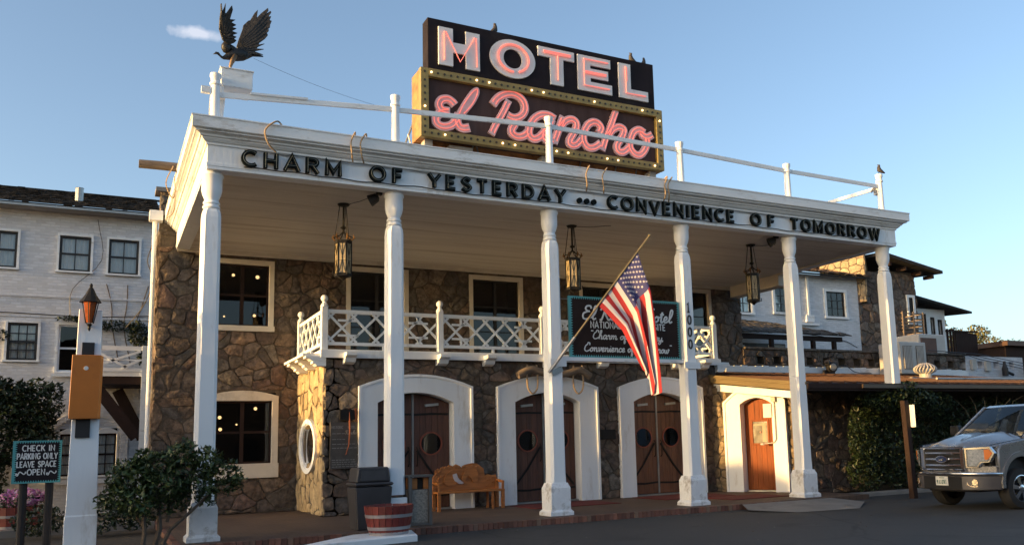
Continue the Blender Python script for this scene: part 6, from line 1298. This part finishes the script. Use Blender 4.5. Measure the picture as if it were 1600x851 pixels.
part('sign_plate', chalk, pl_, lambda m: m.box(16.125, 16.135, -1.50, -1.22, 1.62, 2.17))
tag(MB().box(15.45, 18.5, .1, .42, -.2, -.02).build('kerb_stone', conc, bev=.02), 'low concrete kerb in front of the ivy covered wall', 'kerb')

# pickup truck, local axes: +X forward, +Y its left side, Z up
tk = thing('pickup_truck', (0, 0, 0), 'silver grey pickup truck with a chrome grille parked at the right edge', 'truck')
paint = M('silver_paint', (.30, .295, .30), .28, metal=.7, var=.04, coat=.6); chrome = M('chrome', (.75, .75, .76), .10, metal=1., var=.05); tyre = M('tyre', (.018, .018, .019), .8, var=.2)
blk = M('grille_black', (.012, .012, .013), .4); hl_ = M('headlight_glass', (.30, .32, .34), .12, var=.35, scale=22, coat=.5); amb = M('turn_signal', (.62, .16, .03), .2, var=.1); tg = glass('truck_glass', (.22, .26, .27), .06, .01)
lowg = M('lower_bumper', (.075, .072, .078), .45, metal=.3)
def TP(m, prof, y0, y1, **k): return m.prism(prof, lambda u, v, d: (u, d, v), y0, y1)
def warch(cx, r, a0=0, a1=180, n=12): return [(cx+r*cos(RD(a0+(a1-a0)*i/n)), .40+r*sin(RD(a0+(a1-a0)*i/n))) for i in range(n+1)]
W1, W2 = -.98, -4.65
side = [(-.10, .62), (-.06, .80), (-.10, 1.02), (-.35, 1.09), (-1.32, 1.17), (-3.55, 1.20), (-5.7, 1.20), (-5.75, .60)]+[(x_, z_) for x_, z_ in warch(W2, .50, 170, 10)][::1]
side = [(-.40, .60), (-.38, .80), (-.40, 1.02), (-.50, 1.09), (-1.36, 1.17), (-3.55, 1.20), (-5.7, 1.20), (-5.75, .55), (W2-.52, .5)]+warch(W2, .50, 168, 12)+[(W2+.52, .38), (W1-.52, .38)]+warch(W1, .50, 168, 12)+[(W1+.52, .52)]
for s_ in (-1, 1):
    part('side_panel', paint, tk, lambda m: (TP(m, side, s_*1.0 if s_ < 0 else .90, -.90 if s_ < 0 else 1.0)), bev=.03, smooth=True)
    part('wheel_arch_trim', paint, tk, lambda m: [m.ribbon(warch(c_, .53, 185, -5, 16), .08, lambda u, v, d: (u, s_*(1.0+d), v), -.02, .025) for c_ in (W1, W2)])
# bonnet as a lofted surface
m = MB(); xs = [-.10, -.22, -.55, -.95, -1.36]; zc = [1.02, 1.10, 1.17, 1.22, 1.25]; nn = 12
for i, x_ in enumerate(xs):
    for j in range(nn+1):
        t = -1+2*j/nn; e = abs(t); z_ = zc[i]-.10*e**4-(.0 if e < .55 else .02)+(.022 if .18 < e < .5 and i > 0 else 0); m.v.append((x_+(.08*(1-e**3)-max(0, e*.93-.50)*.62 if i == 0 else (-max(0, e*.93-.50)*.45 if i == 1 else 0)), t*.93, z_))
for i in range(4):
    for j in range(nn): a = i*(nn+1)+j; m.f.append((a, a+1, a+nn+2, a+nn+1)); m.m.append(0)
m.build('bonnet', paint, tk, smooth='all')
part('front_panel', paint, tk, lambda m: (m.add([(x_, y_, z_) for z_ in (.58, .74) for x_, y_ in ((-.5, -.97), (-.36, -.97), (-.04, -.56), (-.04, .56), (-.36, .97), (-.5, .97))], [tuple(range(6))[::-1], tuple(range(6, 12))]+[(i, (i+1) % 6, 6+(i+1) % 6, 6+i) for i in range(6)])), bev=.015)
part('front_core', paint, tk, lambda m: m.add([(x_, y_, z_) for z_ in (.70, 1.04) for x_, y_ in ((-.6, -.90), (-.44, -.90), (-.12, -.52), (-.12, .52), (-.44, .90), (-.6, .90))], [tuple(range(6))[::-1], tuple(range(6, 12))]+[(i, (i+1) % 6, 6+(i+1) % 6, 6+i) for i in range(6)]))
part('under_body', blk, tk, lambda m: (m.box(-5.6, -.3, -.89, .89, .42, 1.05), m.box(-5.6, -.2, -.6, .6, .28, .42)))
part('bed_and_cab_floor', paint, tk, lambda m: m.box(-5.7, -1.36, -.899, .899, 1.05, 1.16))
# cab
GZ = [(1.17, -1.30, -3.62, .90), (1.90, -2.10, -3.42, .70), (1.955, -2.35, -3.3, .62)]
m = MB()
for z_, xf, xr_, w_ in GZ: m.v += [(xf, -w_, z_), (xf, w_, z_), (xr_, w_, z_), (xr_, -w_, z_)]
def pill(a, b, w_): part('cab_pillar', paint, tk, lambda q: q.bar(a, b, w_, .07))
for s_ in (-1, 1):
    pill((-1.30, s_*.88, 1.15), (-2.12, s_*.69, 1.90), .07); pill((-2.55, s_*.90, 1.15), (-2.62, s_*.70, 1.90), .09); pill((-3.60, s_*.90, 1.15), (-3.42, s_*.70, 1.90), .10)
part('roof', paint, tk, lambda q: q.add([(-2.05, -.70, 1.88), (-2.05, .70, 1.88), (-3.44, .70, 1.88), (-3.44, -.70, 1.88), (-2.2, -.66, 1.945), (-2.2, .66, 1.945), (-3.35, .64, 1.955), (-3.35, -.64, 1.955)], [(0, 1, 2, 3), (4, 7, 6, 5), (0, 4, 5, 1), (1, 5, 6, 2), (2, 6, 7, 3), (3, 7, 4, 0)]), bev=.02, smooth=True)
part('windscreen', tg, tk, lambda q: q.add([(-1.30, -.86, 1.18), (-1.22, 0, 1.20), (-1.30, .86, 1.18), (-2.10, .67, 1.89), (-2.04, 0, 1.90), (-2.10, -.67, 1.89)], [(0, 1, 4, 5), (1, 2, 3, 4)]), smooth='all')
for s_ in (-1, 1): part('side_window', tg, tk, lambda q: (q.add([(-1.42, s_*.885, 1.19), (-2.55, s_*.885, 1.19), (-2.60, s_*.695, 1.87), (-2.16, s_*.695, 1.87)], [(0, 1, 2, 3)]), q.add([(-2.60, s_*.885, 1.19), (-3.56, s_*.885, 1.19), (-3.42, s_*.695, 1.87), (-2.66, s_*.695, 1.87)], [(0, 1, 2, 3)])))
part('rear_window', tg, tk, lambda q: q.add([(-3.60, -.86, 1.19), (-3.60, .86, 1.19), (-3.43, .68, 1.87), (-3.43, -.68, 1.87)], [(0, 1, 2, 3)]))
seatm = M('seat_fabric', (.30, .26, .21), .8)
for s_ in (-.38, .38): part('seat', seatm, tk, lambda q: (q.box(-2.75, -2.60, s_-.24, s_+.24, 1.0, 1.48), q.box(-2.72, -2.62, s_-.12, s_+.12, 1.52, 1.70)), bev=.03)
part('dashboard', blk, tk, lambda q: q.box(-1.75, -1.40, -.84, .84, 1.10, 1.24), bev=.03)
part('steering_wheel', blk, tk, lambda q: q.tube([(-1.92+.06*sin(a_), .38+.19*cos(a_), 1.27+.18*sin(a_)) for a_ in [k*pi/10 for k in range(20)]], .014, 6, closed=True))
part('wiper', blk, tk, lambda q: (q.tube([(-1.26, -.1, 1.215), (-1.30, .7, 1.25)], .012, 4), q.tube([(-1.26, -.75, 1.2), (-1.30, 0, 1.25)], .012, 4)))
for s_ in (-1, 1): part('wing_mirror', blk, tk, lambda q: (q.box(-1.75, -1.62, s_*1.16-.12, s_*1.16+.12, 1.22, 1.46), q.bar((-1.7, s_*.9, 1.26), (-1.7, s_*1.1, 1.30), .06, .05)), bev=.02)
# grille
gr = part('grille', chrome, tk, lambda m: ([m.box(-.05, .035, s_*.50-.05, s_*.50+.05, .70, 1.04) for s_ in (-1, 1)], m.box(-.05, .03, -.56, .56, 1.035, 1.065), m.box(-.05, .03, -.56, .56, .665, .69)), bev=.012)
part('grille_opening', blk, gr, lambda m: m.box(-.12, -.02, -.46, .46, .69, 1.04))
for z_ in (.755, .865, .975): part('grille_bar', chrome, gr, lambda m: m.box(-.03, .02, -.445, .445, z_-.017, z_+.017), bev=.006)
bdg = part('badge_rim', chrome, gr, lambda m: m.add([(.05-e*.0, c_[0], c_[1]) for e in (0,) for c_ in arc(0, .865, .150, .062, 0, 360, 24)[:-1]]+[(.015, c_[0], c_[1]) for c_ in arc(0, .865, .155, .066, 0, 360, 24)[:-1]], [tuple(range(24))]+[(i, (i+1) % 24, 24+(i+1) % 24, 24+i) for i in range(24)]))
part('badge', M('badge_blue', (.02, .035, .10), .3), gr, lambda m: m.add([(.054, c_[0], c_[1]) for c_ in arc(0, .865, .132, .050, 0, 360, 24)[:-1]]+[(.045, c_[0], c_[1]) for c_ in arc(0, .865, .132, .050, 0, 360, 24)[:-1]], [tuple(range(24))]+[(i, (i+1) % 24, 24+(i+1) % 24, 24+i) for i in range(24)]))
mm = MB(); script(mm, 'Ford', -.085, .840, .062, .011, lambda u, v, d: (.056+d, u, v), sx=1.25); mm.build('badge_script', chrome, gr)
for s_ in (-1, 1):
    f = lambda u, v, d: (-.045-max(0, abs(u)-.56)*.74+d, s_*u, v)
    hp = part('headlight', hl_, tk, lambda m: m.prism([(.60, .74), (.60, 1.02), (.92, 1.03), (.97, .96), (.90, .83), (.78, .82), (.73, .74)], f, -.06, .075), bev=.01)
    part('headlight_rim', chrome, hp, lambda m: m.ribbon([(.585, .725), (.585, 1.035), (.93, 1.045), (.985, .96), (.91, .815), (.79, .805), (.74, .725)], .022, f, .02, .085, True))
    part('turn_signal', amb, hp, lambda m: m.prism([(.85, .85), (.85, 1.02), (.92, 1.025), (.965, .96), (.90, .85)], f, .076, .082))
    part('fog_light', chrome, tk, lambda m: (m.lathe([(.05, 0), (.055, .02)], (-.04, s_*.70, .46), 14, (1, s_*.5, 0)), m.ribbon(arc(.68*s_, .46, .11, .075, 180, 300, 8), .02, lambda u, v, d: (.06-(abs(u)-.5)*.56+d, u, v), 0, .012)))
part('bumper', lowg, tk, lambda m: m.add([(x_, y_, z_) for z_ in (.32, .58) for x_, y_ in ((-.42, -1.0), (-.13, -.84), (.06, -.5), (.06, .5), (-.13, .84), (-.42, 1.0), (-.47, .97), (-.47, -.97))], [tuple(range(8))[::-1], tuple(range(8, 16))]+[(i, (i+1) % 8, 8+(i+1) % 8, 8+i) for i in range(8)]), bev=.02, smooth=True)
part('bumper_step', chrome, tk, lambda m: m.tube([(-.44, -1.01, .60), (-.14, -.85, .605), (.06, -.5, .61), (.07, 0, .61), (.06, .5, .61), (-.14, .85, .605), (-.44, 1.01, .60)], .028, 8), smooth='all')
part('bumper_intake', blk, tk, lambda m: m.box(.02, .065, -.48, .48, .34, .56))
np_ = part('number_plate', M('plate_white', (.62, .62, .58), .5), tk, lambda m: m.box(.072, .082, -.155, .155, .40, .56))
mm = MB(); fpl = lambda u, v, d: (.083+d, u, v); u_ = -.125
for chh in '9JJZR1':
    if chh in CAP: letter(mm, chh, u_, .43, .065, .013, fpl, 0, .002, .58)
    u_ += .043
mm.build('plate_numbers', M('plate_green', (.03, .12, .10), .5), np_)
mm = MB(); mm.ribbon([(-.06, .535), (.06, .535)], .014, fpl, 0, .0015); mm.build('plate_header', M('plate_green', (.03, .12, .10), .5), np_)
for k, (wx, s_) in enumerate(((W1, 1), (W1, -1), (W2, 1), (W2, -1))):
    yo = s_*.98; yi = s_*.70
    wh = part('wheel', tyre, tk, lambda m: m.lathe([(.26, 0), (.37, .015), (.40, .06), (.405, .13), (.40, .22), (.37, .27), (.26, .285)], (wx, yi, .40), 32, (0, s_, 0), cap=False), smooth=True)
    part('rim', chrome, wh, lambda m: m.lathe([(.262, .2), (.262, .284), (.245, .288), (.24, .25), (.225, .2)], (wx, yi, .40), 28, (0, s_, 0), cap=False))
    part('rim_dark', blk, wh, lambda m: m.lathe([(.24, .16), (.24, .165)], (wx, yi, .40), 20, (0, s_, 0)))
    for q in range(6):
        a = q*pi/3+.2; part('spoke', chrome, wh, lambda m: m.add([(wx+r_*cos(a)+e*sin(a)*w_, yi+s_*d_, .40+r_*sin(a)-e*cos(a)*w_) for r_, w_, d_ in ((.06, .030, .275), (.245, .045, .262)) for e, dd in ((-1, 0), (1, 0))]+[(wx+r_*cos(a)+e*sin(a)*w_*.6, yi+s_*(d_-.06), .40+r_*sin(a)-e*cos(a)*w_*.6) for r_, w_, d_ in ((.06, .03, .275), (.245, .045, .262)) for e in (-1, 1)], [(0, 1, 3, 2), (0, 2, 6, 4), (1, 5, 7, 3), (0, 4, 5, 1), (2, 3, 7, 6)]))
    part('hub', chrome, wh, lambda m: m.lathe([(.075, .25), (.07, .28), (.03, .29)], (wx, yi, .40), 14, (0, s_, 0)))
part('hood_line', blk, tk, lambda m: [m.tube([(-.30, s_*.905, 1.078), (-.95, s_*.925, 1.135), (-1.36, s_*.93, 1.165)], .005, 4) for s_ in (-1, 1)])
def _rz(z): return z*1.10+.04 if z < 1.0 else (1.14+(z-1)*1.40 if z < 1.25 else 1.49+(z-1.25)*.82)
for ch_ in tk.children:
    if ch_.name.startswith('wheel') and 'arch' not in ch_.name: continue
    for o_ in [ch_]+list(ch_.children):
        for v_ in o_.data.vertices: v_.co.z = _rz(v_.co.z)
tk.scale = (1.04, 1.04, 1.04)
ang = RD(176); tk.rotation_euler = (0, 0, ang)
tk.location = (13.87, -4.07, -.12)

# ================================================================ ACROSS THE ROAD (behind the viewpoint, seen only in the glass)
for k, (x0, x1, h_, y_, mt_, lab_) in enumerate(((-55, -22, 8.5, -42, 'far_tan', 'long low tan shop building across the road'), (-18, 13, 11, -44, 'far_brown', 'two storey brown building across the road'), (11, 42, 8.5, -40, 'far_grey', 'grey flat roofed building across the road'), (44, 90, 6.5, -50, 'far_tan', 'farthest tan building across the road to the east'))):
    t = thing('street_building', ((x0+x1)/2, y_, 0), lab_, 'building')
    mm_ = M(mt_, {'far_tan': (.22, .17, .12), 'far_brown': (.10, .07, .055), 'far_grey': (.16, .16, .16)}[mt_], .85)
    part('wall', mm_, t, lambda m: m.box(x0, x1, y_-10, y_, -.12, h_)); part('roof', shing, t, lambda m: m.box(x0-.4, x1+.4, y_-10.4, y_+.4, h_, h_+.35))
    xx = x0+2
    while xx < x1-3: part('window', blackp, t, lambda m: m.box(xx, xx+1.6, y_, y_+.04, 1, 2.6)); xx += 4
